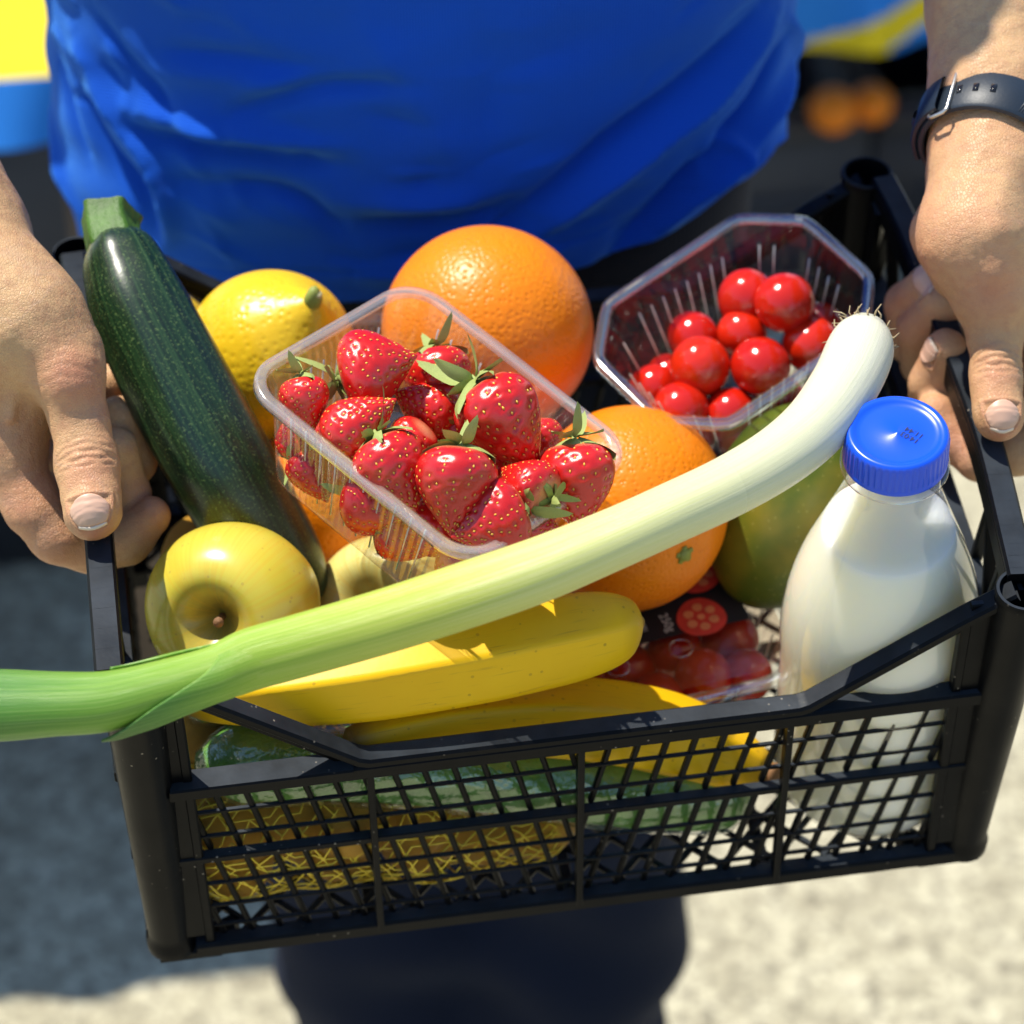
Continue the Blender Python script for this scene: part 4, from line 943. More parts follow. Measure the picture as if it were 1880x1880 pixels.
for body, size, x, y in (('250g', 0.0056, 0.0165, -0.0100), ('PACCO', 0.0030, 0.0130, 0.006), ('DEI', 0.0030, 0.0097, 0.007), ('POMODORI', 0.0034, 0.0055, -0.003), ('ciliegini rossi', 0.0024, 0.0005, -0.004), ('dolci e maturi', 0.0024, -0.0028, -0.004)):
    link('label_print', text_mesh(body, size, MT['label_white'], 'label_print'), lb, Matrix.Translation((x, y + 0.001, 0.0047)) @ Matrix.Rotation(rad(-84), 4, 'Z'))
lb['label'] = 'black paper label printed with tomato slices and white words'
pkn = np.array(pk.matrix_world); kk = 0
ROWN, COLN = ('front', 'second', 'third', 'back'), ('rightmost', 'second from the right', 'middle', 'second from the left', 'leftmost')
for j, y in enumerate((-0.0315, -0.0095, 0.0125, 0.0325)):
    for i, x in enumerate((0.0450, 0.0230, 0.001, -0.0220, -0.045)):
        p = w2c(pkn[:3, :3] @ np.array([x + 0.004 * math.sin(3 * j + i), y + 0.002 * math.sin(i * 2 + j), (-0.0120 if (i, j) == (1, 0) else -0.0155 - 0.003 * ((i + j) % 2))]) + pkn[:3, 3])[0]
        tomato('tomato sealed inside the lidded pack, %s in its %s row' % (COLN[i], ROWN[j]), p, 0.0118 + 0.0008 * ((i * 3 + j) % 2), kk + 3, 'tomatoes in the lidded pack'); kk += 1

# ------------------------------------------------------------------ cucumbers in clear wrap, netted potatoes
def cucumber(label, P, r, seed):
    S = spline(P, 40); o = place('cucumber', label, 'cucumber', S[20], group='clear wrapped cucumbers'); L = local(o)
    t = np.linspace(0, 1, 40); rr = r * np.clip(np.minimum(t, 1 - t) * 14, 0.05, 1) ** 0.5
    m = MB(); m.tube(L(S), rr, 36, shape=lambda s, an: 1 + 0.03 * np.cos(7 * an + seed + 2 * s) + 0.012 * np.sin(60 * s + 3 * an)); m.obj('flesh', MT['cucumber'], o)
    w = MB(); w.tube(L(S), rr * 1.05 + 0.0008, 60, shape=lambda s, an: 1 + 0.02 * np.cos(5 * an + 30 * s) + 0.03 * np.abs(np.cos(9 * an + 8 * math.sin(30 * s + seed))) ** 5); w.obj('plastic_wrap', MT['wrap'], o)
cucumber('clear wrapped cucumber just behind the front lattice, above the net of potatoes', [(-0.150, -0.1010, 0.0890), (-0.090, -0.1020, 0.0800), (-0.03, -0.1030, 0.0620), (0.04, -0.1030, 0.0370), (0.082, -0.1000, 0.0270)], 0.0165, 1)
cucumber('second clear wrapped cucumber behind the first, showing through the left front opening', [(-0.158, -0.066, 0.1000), (-0.10, -0.064, 0.088), (-0.05, -0.066, 0.078), (0.0, -0.068, 0.070)], 0.0165, 3)
PO = [(-0.142, -0.1000, 0.0470, .0215), (-0.118, -0.0980, 0.0500, .0205), (-0.090, -0.0990, 0.0455, .0215), (-0.064, -0.0985, 0.0380, .0200), (-0.038, -0.0995, 0.0280, .0190), (-0.012, -0.0990, 0.0230, .0170), (-0.139, -0.1010, 0.0250, .0180), (-0.1, -0.097, 0.024, .0180), (-0.060, -0.099, 0.0225, .0170),
      (-0.1430, -0.060, 0.0700, .0230), (-0.1440, -0.062, 0.0360, .0220), (-0.1350, -0.020, 0.0560, .0230), (-0.105, -0.045, 0.0420, .0230), (-0.1380, 0.018, 0.0800, .0220), (-0.1380, 0.020, 0.0420, .0210)]
PLAB = ['potato in yellow net at the left end of the front lattice', 'netted potato under the left end of the wrapped cucumber', 'netted potato left of the first lattice rib', 'netted potato right of the first lattice rib', 'netted potato between the first rib and the middle of the lattice', 'netted potato nearest the middle rib', 'small netted potato in the lower left corner of the front lattice', 'small netted potato low behind the left lattice panel', 'small netted potato low behind the first rib',
        'netted potato beside the larger apple against the left wall', 'netted potato under the one beside the larger apple', 'potato between the larger apple and the zucchini', 'netted potato hidden under the apples', 'pale brown potato under the left hand beside the zucchini', 'potato on the crate floor under the left wall']
th = np.linspace(0.01, math.pi - 0.01, 26); POM = []
for s in range(3):
    g = MB(); g.lathe(np.c_[np.sin(th) * 0.96, np.cos(th) * 1.10], 34, warp=lambda V: V * (1 + wob(V, 0.3, 0.09, s + 40) + wob(V, 1.1, 0.02, s))[:, None]); POM.append(g.mesh('potato', MT['potato']))
for i, ((x, y, z, r), w) in enumerate(zip(PO, PLAB)):
    o = link('potato', POM[i % 3]); o.matrix_world = CM @ frame((x, y, z), (math.cos(i * 2.3), math.sin(i * 1.9), 0.4)) @ Matrix.Scale(r, 4); tag(o, w, 'potato', 'potatoes in the lower left of the crate')
def net(label, axis, sel, k):
    prims = [('cap', np.array(PO[i][:3]), np.array(PO[i][:3]) + [1e-4, 0, 0], PO[i][3] * 1.06 + 0.0005, PO[i][3] * 1.06 + 0.0005, 0.022) for i in sel]
    A = spline(axis, 90); n = 44; T = np.gradient(A, axis=0); T /= np.linalg.norm(T, axis=1)[:, None]; G = np.zeros((90, n, 3)); rs = np.linspace(0.052, 0.001, 60)
    for i in range(90):
        x = np.cross(T[i], [0, 0, 1.]); x /= np.linalg.norm(x); y = np.cross(x, T[i])
        for j in range(n):
            a = j * 6.2832 / n; d = x * math.cos(a) + y * math.sin(a); Q = A[i] + rs[:, None] * d; v = sdf_points(Q, prims); h = np.argmax(v < 0) if (v < 0).any() else -1; G[i, j] = Q[h]
    for _ in range(2): G = 0.5 * G + 0.25 * (np.roll(G, 1, 1) + np.roll(G, -1, 1)) * 0.98 + 0.25 * 0.02 * A[:, None] * 2
    cl = lambda p: np.array([np.clip(p[0], -0.1632, 0.16), np.clip(p[1], -0.1225, 0.12), max(p[2], 0.0045)])
    m = MB(); o = place('net_bag', label, 'net', A[45]); L = local(o)
    for s in (1, -1):
        for j0 in range(0, n, 2):
            path = [cl(G[i, int(round(j0 + s * i * 0.42 + 0.9 * math.sin(i * 0.55 + j0))) % n]) for i in range(0, 90, 2)]
            m.tube(L(np.array(path)), 0.00042, 5)
    m.obj('mesh', MT['net'], o)
net('yellow net bag around the potatoes behind the left half of the front lattice', [(-0.160, -0.099, 0.040), (-0.10, -0.098, 0.040), (-0.05, -0.0985, 0.036), (0.012, -0.099, 0.033)], range(0, 9), 1)
net('yellow net bag around the potatoes between the larger apple and left wall', [(-0.140, -0.084, 0.055), (-0.143, -0.06, 0.055), (-0.138, -0.03, 0.055), (-0.135, 0.002, 0.056)], (9, 10, 11), 2)
# ------------------------------------------------------------------ the person holding the crate
person = thing('person', 'person in a blue t-shirt and dark navy trousers carrying the crate in both hands', 'person', Matrix.Translation((-0.03, 0.27, 0)))
PIN = np.array(person.matrix_world.inverted())
def pl_(V): return np.asarray(V) + PIN[:3, 3]
CX, CY, TA, TB = -0.048, 0.268, 0.184, 0.124
def hand(digits, palm, nails, creases, reds, h, tend=()):
    """digits / palm: chains of (px, py, z, r); everything in the crate frame, joined into one smooth surface"""
    prims = []
    def chain(rows, k):
        A = [(at(a, b, z), r) for a, b, z, r in rows]
        for (p, r), (q, s) in zip(A[:-1], A[1:]): prims.append(('cap', p, q, r, s, k))
        return A
    for rows, k in palm: chain(rows, k)
    D = [chain(rows, k) for rows, k in digits]
    for rows, k in tend:         # tendons and veins under the skin
        A = [(at(a, b, z) + FWD * o, r) for a, b, z, o, r in rows]
        for (p, r), (q, s) in zip(A[:-1], A[1:]): prims.append(('cap', p, q, r, s, k))
    V, F = sdf_mesh(prims, h); V = relax(V, F, 3, 0.5); N = vnormals(V, F)
    red = np.zeros(len(V))
    for a, b, z, r, s in reds:
        c = at(a, b, z); red = np.maximum(red, s * np.exp(-(np.linalg.norm(V - c, axis=1) / r) ** 2))
    disp = np.zeros(len(V))
    for c0, axis, dors, lines in creases:
        c0 = np.asarray(c0); rel = V - c0; s = rel @ axis; rad_ = rel - np.outer(s, axis); rn = rad_ / (np.linalg.norm(rad_, axis=1)[:, None] + 1e-9)
        lat = rn @ np.cross(axis, dors); w = np.clip((rn @ dors - 0.15) / 0.5, 0, 1) * (np.linalg.norm(rad_, axis=1) < 0.022)
        for off, bow, depth, sig in lines:
            disp -= depth * w * np.exp(-((s - off - bow * lat ** 2 - 0.0004 * np.sin(lat * 9 + off * 3000)) / sig) ** 2)
    NM = []
    for (i, j, width, length, back, dors0, tipw) in nails:
        p0, r0 = D[i][j - 1]; p1, r1 = D[i][j]; ax = (p1 - p0) / np.linalg.norm(p1 - p0); up = dors0 - ax * (dors0 @ ax); up /= np.linalg.norm(up); side = np.cross(ax, up)
        def hit(u, v):
            a = u; d = up * math.cos(a) + side * math.sin(a); base = p1 + ax * v; ts = np.linspace(0.0, 0.03, 90); Q = base + ts[:, None] * d; val = sdf_points(Q, prims); k = np.argmax(val > 0); return Q[k] if val.max() > 0 else base, d
        ng, mg = 17, 19; P = np.zeros((mg, ng, 3)); Q = np.zeros((4, ng, 3))
        for a, v in enumerate(np.linspace(0, 1, mg)):
            wv = width * (0.72 + 0.28 * min(1, v / 0.35) ** 0.6) * (1 - 0.05 * max(0, v - 0.8) / 0.2)
            for b, u in enumerate(np.linspace(-1, 1, ng)):
                ang = u * wv / 2 / r1; vv = -back + length * v - (0.0022 * u * u * (1 - v) * 1.3) * -1 - 0.0016 * u * u * v
                q, d = hit(ang, vv); P[a, b] = q + d * (0.00030 + 0.00045 * (1 - u * u) - 0.0003 * (u * u > 0.95))
        for a in range(4):
            for b in range(ng):
                q = P[-1, b]; Q[a, b] = q + ax * tipw * a / 3 * (1 - 0.35 * np.linspace(-1, 1, ng)[b] ** 2) - up * 0.00012 * a * a
        NM.append((P, Q))
        # skin sinks under the plate and swells into a fold around it
        rel = V - p1; v = (rel @ ax + back) / length; d = rel - np.outer(rel @ ax, ax); ang = np.arctan2(d @ side, d @ up); u = ang * r1 / (width / 2)
        ins = np.maximum(np.abs(u) - 1, np.maximum(-v, v - 1.05) * 1.6); near = np.linalg.norm(rel, axis=1) < 0.03
        disp += near * (np.where(ins < 0, -0.0007 * np.clip(-ins * 6, 0, 1), 0) + 0.00055 * np.exp(-((ins - 0.12) / 0.12) ** 2) * (ins > -0.05) * (v < 1.0))
        red = np.maximum(red, near * 0.5 * np.exp(-((ins - 0.06) / 0.10) ** 2))
    disp += wob(V, 26, 0.00045, 61) + wob(V, 75, 0.00016, 62) + wob(V, 190, 0.00007, 63)
    V = V + N * disp[:, None]
    return V, F, red, NM, prims, D
UPV = idir(0, -0.25, 0.95)
# hand on the left of the picture (the person's right hand)
thumbL = [(30, 575, 0.226, 0.0180), (124, 692, 0.2090, 0.0142), (146, 770, 0.1985, 0.0114), (159, 852, 0.1880, 0.0120), (170, 938, 0.1810, 0.0118)]
palmL = [([(-230, 60, 0.268, 0.0285), (-190, 190, 0.258, 0.0250), (-118, 335, 0.2460, 0.0210), (-92, 425, 0.239, 0.0198)], 0.02),
         ([(-130, 360, 0.236, 0.020), (-90, 450, 0.225, 0.0190)], 0.02),
         ([(-92, 425, 0.239, 0.0195), (-26, 524, 0.230, 0.0196), (46, 596, 0.222, 0.0198), (116, 660, 0.2110, 0.0160)], 0.022),
         ([(-92, 425, 0.235, 0.0190), (-34, 640, 0.202, 0.0190), (8, 810, 0.176, 0.0148)], 0.022),
         ([(20, 570, 0.214, 0.0180), (34, 700, 0.192, 0.0130), (16, 805, 0.176, 0.0130)], 0.012),
         ([(-80, 450, 0.225, 0.0190), (-62, 620, 0.188, 0.0180), (-50, 740, 0.160, 0.0150)], 0.022),
         ([(-60, 460, 0.215, 0.0180), (-70, 600, 0.175, 0.0165), (-75, 680, 0.150, 0.0140)], 0.022)]
fingL = [(thumbL, 0.0042),
         ([(8, 815, 0.176, 0.0138), (62, 930, 0.1580, 0.0112), (108, 985, 0.1480, 0.0106), (165, 1002, 0.1400, 0.0100), (232, 990, 0.1400, 0.0094), (278, 948, 0.1480, 0.0078)], 0.006),
         ([(-45, 742, 0.160, 0.0135), (20, 880, 0.1300, 0.0108), (120, 930, 0.1240, 0.0100), (205, 945, 0.1300, 0.0094), (233, 905, 0.1500, 0.0094), (212, 826, 0.1680, 0.0090)], 0.003),
         ([(-70, 680, 0.150, 0.0125), (10, 820, 0.1200, 0.0100), (120, 860, 0.1160, 0.0096), (222, 880, 0.1300, 0.0092), (246, 848, 0.1510, 0.0092), (218, 764, 0.1700, 0.0088)], 0.003),
         ([(-85, 620, 0.145, 0.0115), (0, 740, 0.1200, 0.0092), (120, 780, 0.1200, 0.0088), (220, 800, 0.1330, 0.0084), (240, 770, 0.1530, 0.0084), (210, 702, 0.1700, 0.0080)], 0.003)]
axL = at(170, 938, .181) - at(158, 850, .188); axL /= np.linalg.norm(axL); upL = UPV - axL * (UPV @ axL); upL /= np.linalg.norm(upL)
creL = [(at(160, 858, 0.188), axL, upL, [(-0.0068, 0.002, 0.00030, 0.0008), (-0.0042, 0.0015, 0.00055, 0.0008), (-0.0012, 0.001, 0.0007, 0.0008), (0.0020, -0.001, 0.0007, 0.0008), (0.0048, -0.002, 0.0004, 0.0008)]),
        (at(124, 690, 0.209), axL, upL, [(-0.006, 0.002, 0.00012, 0.0009), (-0.002, 0.001, 0.00014, 0.0009), (0.002, 0.0, 0.00016, 0.0009), (0.006, -0.001, 0.00016, 0.0009), (0.010, -0.001, 0.00014, 0.0009)])]
redL = [(132, 690, 0.222, 0.015, 0.75), (160, 858, 0.199, 0.012, 0.6), (172, 985, 0.181, 0.011, 0.9), (290, 935, 0.148, 0.016, 0.8), (40, 930, 0.165, 0.022, 0.55), (245, 800, 0.150, 0.022, 0.55), (-10, 800, 0.185, 0.025, 0.4), (110, 1000, 0.150, 0.02, 0.5)]
TENL = [([(-60, 430, 0.238, 0.0195, 0.0030), (20, 540, 0.228, 0.0192, 0.0030), (80, 630, 0.217, 0.0168, 0.0028), (118, 690, 0.2095, 0.0138, 0.0030)], 0.007),
        ([(-50, 440, 0.236, 0.0165, 0.0020), (10, 520, 0.229, 0.0165, 0.0020), (74, 590, 0.220, 0.0150, 0.0018)], 0.006),
        ([(-40, 560, 0.215, 0.0185, 0.0016), (20, 640, 0.208, 0.0180, 0.0017), (40, 700, 0.199, 0.0150, 0.0015), (30, 770, 0.186, 0.0140, 0.0015)], 0.004),
        ([(122, 684, 0.2105, 0.0098, 0.0048), (132, 712, 0.2070, 0.0096, 0.0044)], 0.014),
        ([(-70, 420, 0.238, 0.0170, 0.0017), (-20, 500, 0.230, 0.0180, 0.0017), (0, 580, 0.221, 0.0185, 0.0016), (-12, 660, 0.208, 0.0180, 0.0015)], 0.004)]
HL = hand(fingL, palmL, [(0, 4, 0.0186, 0.0118, 0.0018, UPV, 0.0011)], creL, redL, 0.00085, TENL)
# hand on the right of the picture (the person's left hand)
thumbR = [(1784, 440, 0.231, 0.0190), (1819, 540, 0.2110, 0.0145), (1826, 615, 0.1990, 0.0108), (1829, 688, 0.1890, 0.0102), (1834, 764, 0.1825, 0.0102)]
palmR = [([(1830, -110, 0.282, 0.0275), (1826, 10, 0.268, 0.0245), (1822, 170, 0.254, 0.0220), (1818, 300, 0.242, 0.0220)], 0.02),
         ([(1850, 30, 0.255, 0.0220), (1838, 300, 0.228, 0.0200)], 0.02),
         ([(1818, 300, 0.242, 0.0215), (1788, 430, 0.232, 0.0205), (1814, 530, 0.2130, 0.0158)], 0.014),
         ([(1815, 330, 0.230, 0.0190), (1736, 430, 0.2120, 0.0118), (1760, 500, 0.1960, 0.0120)], 0.012),
         ([(1830, 320, 0.232, 0.0200), (1925, 500, 0.194, 0.0165), (1962, 690, 0.172, 0.0138)], 0.006),
         ([(1815, 440, 0.214, 0.0170), (1866, 515, 0.199, 0.0125)], 0.010),
         ([(1850, 330, 0.222, 0.0190), (1925, 480, 0.184, 0.0175), (1945, 590, 0.160, 0.0150)], 0.010),
         ([(1850, 330, 0.212, 0.0180), (1925, 450, 0.172, 0.0165), (1935, 530, 0.150, 0.0140)], 0.022)]
fingR = [(thumbR, 0.0042),
         ([(1962, 692, 0.172, 0.0132), (1930, 780, 0.1540, 0.0112), (1865, 826, 0.1420, 0.0104), (1800, 838, 0.1350, 0.0100), (1748, 806, 0.1370, 0.0094), (1716, 756, 0.1450, 0.0086)], 0.004),
         ([(1935, 590, 0.160, 0.0135), (1900, 740, 0.1280, 0.0108), (1790, 770, 0.1240, 0.0102), (1712, 742, 0.1300, 0.0100), (1714, 702, 0.1480, 0.0102), (1738, 640, 0.1670, 0.0088)], 0.0022),
         ([(1940, 530, 0.150, 0.0125), (1890, 640, 0.1200, 0.0100), (1780, 690, 0.1180, 0.0096), (1694, 668, 0.1290, 0.0094), (1690, 605, 0.1520, 0.0098), (1735, 558, 0.1720, 0.0090)], 0.0022),
         ([(1935, 480, 0.145, 0.0115), (1880, 560, 0.1180, 0.0094), (1770, 620, 0.1180, 0.0090), (1668, 628, 0.1320, 0.0090), (1664, 558, 0.1540, 0.0094), (1712, 522, 0.1720, 0.0088)], 0.0022)]
axR = at(1834, 764, .1825) - at(1828, 690, .189); axR /= np.linalg.norm(axR); upR = UPV - axR * (UPV @ axR); upR /= np.linalg.norm(upR)
creR = [(at(1829, 684, 0.189), axR, upR, [(-0.0070, 0.002, 0.00030, 0.0008), (-0.0042, 0.0015, 0.00055, 0.0008), (-0.0012, 0.001, 0.0007, 0.0008), (0.0020, -0.001, 0.0007, 0.0008), (0.0048, -0.002, 0.0004, 0.0008)]),
        (at(1818, 536, 0.211), axR, upR, [(-0.004, 0.002, 0.00012, 0.0009), (0.002, 0.0, 0.00014, 0.0009), (0.007, -0.001, 0.00014, 0.0009)])]
redR = [(1822, 528, 0.224, 0.015, 0.75), (1770, 400, 0.24, 0.02, 0.2), (1829, 684, 0.200, 0.012, 0.6), (1842, 805, 0.1825, 0.011, 0.85), (1745, 640, 0.158, 0.016, 0.8), (1690, 560, 0.155, 0.02, 0.45), (1745, 810, 0.140, 0.02, 0.8), (1715, 520, 0.158, 0.015, 0.5)]
TENR = [([(1830, 310, 0.241, 0.0200, 0.0028), (1806, 430, 0.232, 0.0195, 0.0028), (1814, 500, 0.220, 0.0165, 0.0026), (1820, 540, 0.2110, 0.0130, 0.0028)], 0.007),
        ([(1780, 310, 0.241, 0.0175, 0.0020), (1752, 390, 0.232, 0.0150, 0.0020)], 0.006),
        ([(1860, 380, 0.226, 0.0185, 0.0016), (1850, 450, 0.220, 0.0175, 0.0017), (1866, 520, 0.206, 0.0165, 0.0015)], 0.004),
        ([(1818, 520, 0.2130, 0.0100, 0.0048), (1823, 550, 0.2085, 0.0098, 0.0044)], 0.014),
        ([(1838, 60, 0.264, 0.0205, 0.0017), (1826, 130, 0.258, 0.0200, 0.0018), (1846, 320, 0.238, 0.0195, 0.0017), (1832, 400, 0.230, 0.0185, 0.0016)], 0.005),
        ([(1790, 330, 0.240, 0.0190, 0.0015), (1800, 400, 0.234, 0.0190, 0.0015), (1780, 470, 0.224, 0.0165, 0.0014)], 0.004)]
upN = idir(-0.72, -0.30, 0.62)
HR = hand(fingR, palmR, [(0, 4, 0.0160, 0.0112, 0.0022, UPV, 0.0010), (2, 5, 0.0110, 0.0100, 0.0060, upN, 0.0006), (3, 5, 0.0105, 0.0085, 0.0050, idir(-0.2, -0.8, 0.5), 0.0004), (4, 5, 0.0095, 0.0080, 0.0045, idir(-0.1, -0.85, 0.5), 0.0004)], creR, redR, 0.00085, TENR)
# upper body: upper arms, shoulders, neck and head at a coarser grain
eL, eR = c2w(at(-230, 60, 0.268))[0], c2w(at(1830, -110, 0.282))[0]
def wprims():
    out = []
    def cap(a, b, ra, rb, k=0.03): out.append(('cap', np.array(a, float), np.array(b, float), ra, rb, k))
    for e, sx in ((eL, -1), (eR, 1)):
        el = np.array([CX + sx * 0.34, CY + 0.11, e[2] + 0.04]); sh = np.array([CX + sx * 0.165, CY + 0.04, 1.44])
        cap(e, el, 0.0285, 0.040); cap(el, sh, 0.040, 0.046); cap(sh, (CX, CY, 1.46), 0.045, 0.055)
    cap((CX, CY, 1.20), (CX, CY, 1.40), 0.085, 0.085); cap((CX, CY, 1.44), (CX, CY - 0.01, 1.62), 0.058, 0.056)
    R = np.eye(3); out.append(('ell', np.array([CX, CY - 0.015, 1.72]), R, np.array([0.076, 0.098, 0.115]), 0.03))
    cap((CX, CY - 0.10, 1.665), (CX, CY - 0.085, 1.66), 0.022, 0.03, 0.03)
    cap((CX, CY - 0.108, 1.735), (CX, CY - 0.128, 1.700), 0.009, 0.013, 0.012)
    cap((CX - 0.024, CY - 0.105, 1.662), (CX + 0.024, CY - 0.105, 1.662), 0.008, 0.008, 0.008)
    for s in (-1, 1): cap((CX + s * 0.078, CY - 0.01, 1.74), (CX + s * 0.076, CY - 0.015, 1.695), 0.010, 0.008, 0.008); cap((CX + s * 0.032, CY - 0.094, 1.735), (CX + s * 0.034, CY - 0.092, 1.735), 0.013, 0.013, 0.006)
    return out
VB, FB = sdf_mesh(wprims(), 0.006); VB = relax(VB, FB, 3)
allV, allF, allR, o = [], [], [], 0
for V, F, r in ((c2w(HL[0]), HL[1], HL[2]), (c2w(HR[0]), HR[1], HR[2]), (VB, FB, np.zeros(len(VB)))):
    allV.append(V); allF.append(F + o); allR.append(r); o += len(V)
me = bpy.data.meshes.new('body'); me.from_pydata(pl_(np.concatenate(allV)).tolist(), [], np.concatenate(allF).tolist()); me.materials.append(MT['skin'])
at_ = me.attributes.new('red', 'FLOAT', 'POINT'); at_.data.foreach_set('value', np.concatenate(allR).astype(np.float32)); me.polygons.foreach_set('use_smooth', [True] * len(me.polygons))
body = link('body', me, person)
for NMs in (HL[3], HR[3]):
    for P, Q in NMs:
        m = MB(); m.grid(pl_(c2w(P.reshape(-1, 3))).reshape(P.shape)); n_ = m.obj('fingernail', MT['nail'], body); md = n_.modifiers.new('thickness', 'SOLIDIFY'); md.thickness = 0.0004; md.offset = -1
        m = MB(); m.grid(pl_(c2w(Q.reshape(-1, 3))).reshape(Q.shape)); n_ = m.obj('nail_edge', MT['nail_tip'], body); md = n_.modifiers.new('thickness', 'SOLIDIFY'); md.thickness = 0.0004; md.offset = -1
hm = MB(); th = np.linspace(0.01, 1.75, 24); hm.lathe(np.c_[np.sin(th) * 0.086, np.cos(th) * 0.118], 48, warp=lambda V: V * np.array([0.97, 1.22, 1.06]) * (1 + wob(V * 12, 0.6, 0.03, 2))[:, None] + pl_(np.array([CX, CY + 0.008, 1.735]))); hm.obj('hair', MT['hair'], person)
for s_ in (-1, 1):
    q = MB(); a_ = np.linspace(0.01, 3.13, 14); q.lathe(np.c_[np.sin(a_) * 0.0115, np.cos(a_) * 0.0115], 20, M=np.array(Matrix.Translation(Vector(pl_(np.array([CX + s_ * 0.033, CY - 0.0985, 1.735]))))));  ey = q.obj('eye', MT['cloth_white'], body)
    q = MB(); q.lathe([(0.0002, -0.0118), (0.0045, -0.0112), (0.0050, -0.0102)], 16, M=np.array(Matrix.Translation(Vector(pl_(np.array([CX + s_ * 0.033, CY - 0.0990, 1.734])))) @ Matrix.Rotation(rad(-82), 4, 'X'))); q.obj('iris', MT['hair'], ey)

# t-shirt: a body tube with the folds of the photograph, shoulders and short sleeves
ex = 2.25
def ell(t, a, b):
    c, s = np.cos(t), np.sin(t); return np.stack([a * np.sign(c) * np.abs(c) ** (2 / ex), b * np.sign(s) * np.abs(s) ** (2 / ex)], -1)
HEM = np.array([(60, 470), (95, 470), (200, 520), (400, 552), (600, 556), (800, 548), (950, 522), (1100, 484), (1200, 444), (1290, 400), (1400, 322), (1482, 214), (1500, 205)], float)
nt, nv = 480, 210
th = np.linspace(0, 2 * math.pi, nt, endpoint=False)      # theta = -90 deg faces the viewer
def torso_xy(t, z, a, b): e = ell(t, a, b); return e
hemz = np.zeros(nt)
for i, t in enumerate(th):
    e = ell(np.array([t]), TA, TB)[0]; zs = np.linspace(0.9, 1.35, 300); P = np.c_[np.full(300, CX + e[0]), np.full(300, CY + e[1]), zs]; q = projw(P)
    k = np.argmin(np.abs(q[:, 1] - np.interp(q[:, 0], HEM[:, 0], HEM[:, 1]))); hemz[i] = zs[k]
fr = np.sin(th) < 0.05
zL, zR = hemz[np.argmin(np.abs(th - math.pi))], hemz[0]
bk = np.sin(th) >= 0.0; hemz[bk] = zR + (zL - zR) * (1 - np.cos(th[bk])) / 2
for _ in range(6): hemz = 0.5 * hemz + 0.25 * (np.roll(hemz, 1) + np.roll(hemz, -1))
G = np.zeros((nv, nt, 3)); tv = np.linspace(0, 1, nv) ** 1.25
for j, v in enumerate(tv):
    z = hemz + (1.50 - hemz) * v; ch = np.clip((z - 1.15) / 0.25, 0, 1); sh = np.clip((z - 1.40) / 0.10, 0, 1)
    a = TA * (1 - 0.02 * np.exp(-((z - hemz) / 0.05) ** 2)) + 0.016 * ch + 0.012 * sh; b = TB - 0.006 * np.clip((z - 1.1) / 0.1, 0, 1) + 0.006 * ch - 0.035 * sh
    for i in range(nt):
        e = ell(np.array([th[i]]), a[i], b[i])[0]; G[j, i] = (CX + e[0], CY + e[1], z[i])
FOLDS = [  # photo polyline, half width (m), height (m): positive stands out
 ([(880, 455), (1010, 352), (1150, 242), (1300, 128), (1405, 10)], 0.0050, -0.0050), ([(930, 480), (1060, 372), (1190, 268), (1340, 150), (1432, 20)], 0.0060, 0.0050),
 ([(1110, 480), (1290, 300), (1392, 190), (1448, 70)], 0.0045, -0.0050), ([(1200, 440), (1310, 330), (1405, 232), (1465, 110)], 0.0050, 0.0050), ([(1285, 335), (1300, 275), (1345, 262), (1352, 290), (1310, 340)], 0.0040, 0.0030),
 ([(1330, 350), (1425, 250), (1472, 140)], 0.0040, -0.0050), ([(1450, 30), (1478, 100), (1470, 190)], 0.0040, 0.0035), ([(1400, 320), (1450, 262), (1482, 205)], 0.0035, 0.0035),
 ([(168, 20), (230, 110), (300, 190), (345, 260)], 0.0045, -0.0040), ([(130, 60), (200, 190), (275, 290), (320, 400)], 0.0060, 0.0055), ([(140, 150), (190, 260), (255, 350), (290, 430)], 0.0055, -0.0060),
 ([(98, 180), (120, 300), (170, 430)], 0.0055, 0.0045), ([(105, 100), (130, 200), (165, 300)], 0.004, -0.003), ([(285, 92), (430, 110), (540, 128), (660, 130)], 0.0045, -0.0030), ([(260, 130), (420, 150), (560, 160)], 0.0055, 0.0025), ([(410, 212), (560, 168), (660, 160), (770, 156)], 0.0042, -0.0034), ([(420, 180), (560, 140), (700, 132)], 0.0050, 0.0022),
 ([(225, 222), (350, 268), (480, 290), (640, 306)], 0.0052, -0.0038), ([(240, 190), (360, 236), (490, 256), (650, 268)], 0.0060, 0.0034), ([(330, 330), (470, 345), (560, 372), (640, 430)], 0.0050, -0.0036), ([(640, 402), (780, 410), (890, 402), (960, 362)], 0.0058, -0.0040), ([(620, 366), (780, 372), (890, 364)], 0.0070, 0.0034),
 ([(280, 300), (310, 350), (316, 420), (290, 470)], 0.0048, 0.0036), ([(700, 470), (900, 452), (1040, 420)], 0.006, -0.003), ([(640, 500), (860, 488), (1040, 452)], 0.007, 0.003), ([(640, 20), (760, 180), (840, 300)], 0.010, 0.0020), ([(860, 20), (900, 160), (880, 300)], 0.010, -0.0018)]
C0 = np.array([CX, CY])
Gf = G.reshape(-1, 3); nrm = np.c_[(Gf[:, 0] - CX) / TA ** 2, (Gf[:, 1] - CY) / TB ** 2, np.zeros(len(Gf))]; nrm /= np.linalg.norm(nrm, axis=1)[:, None]
disp = -0.0009 * np.exp(-((Gf[:, 2] - np.tile(hemz, nv) - 0.017) / 0.0012) ** 2) + wob(Gf, 5.0, 0.0022, 31) + wob(Gf * np.array([1, 1, 1.8]), 13.0, 0.0011, 33)
q = projw(Gf); front = (Gf[:, 1] < CY + 0.02)
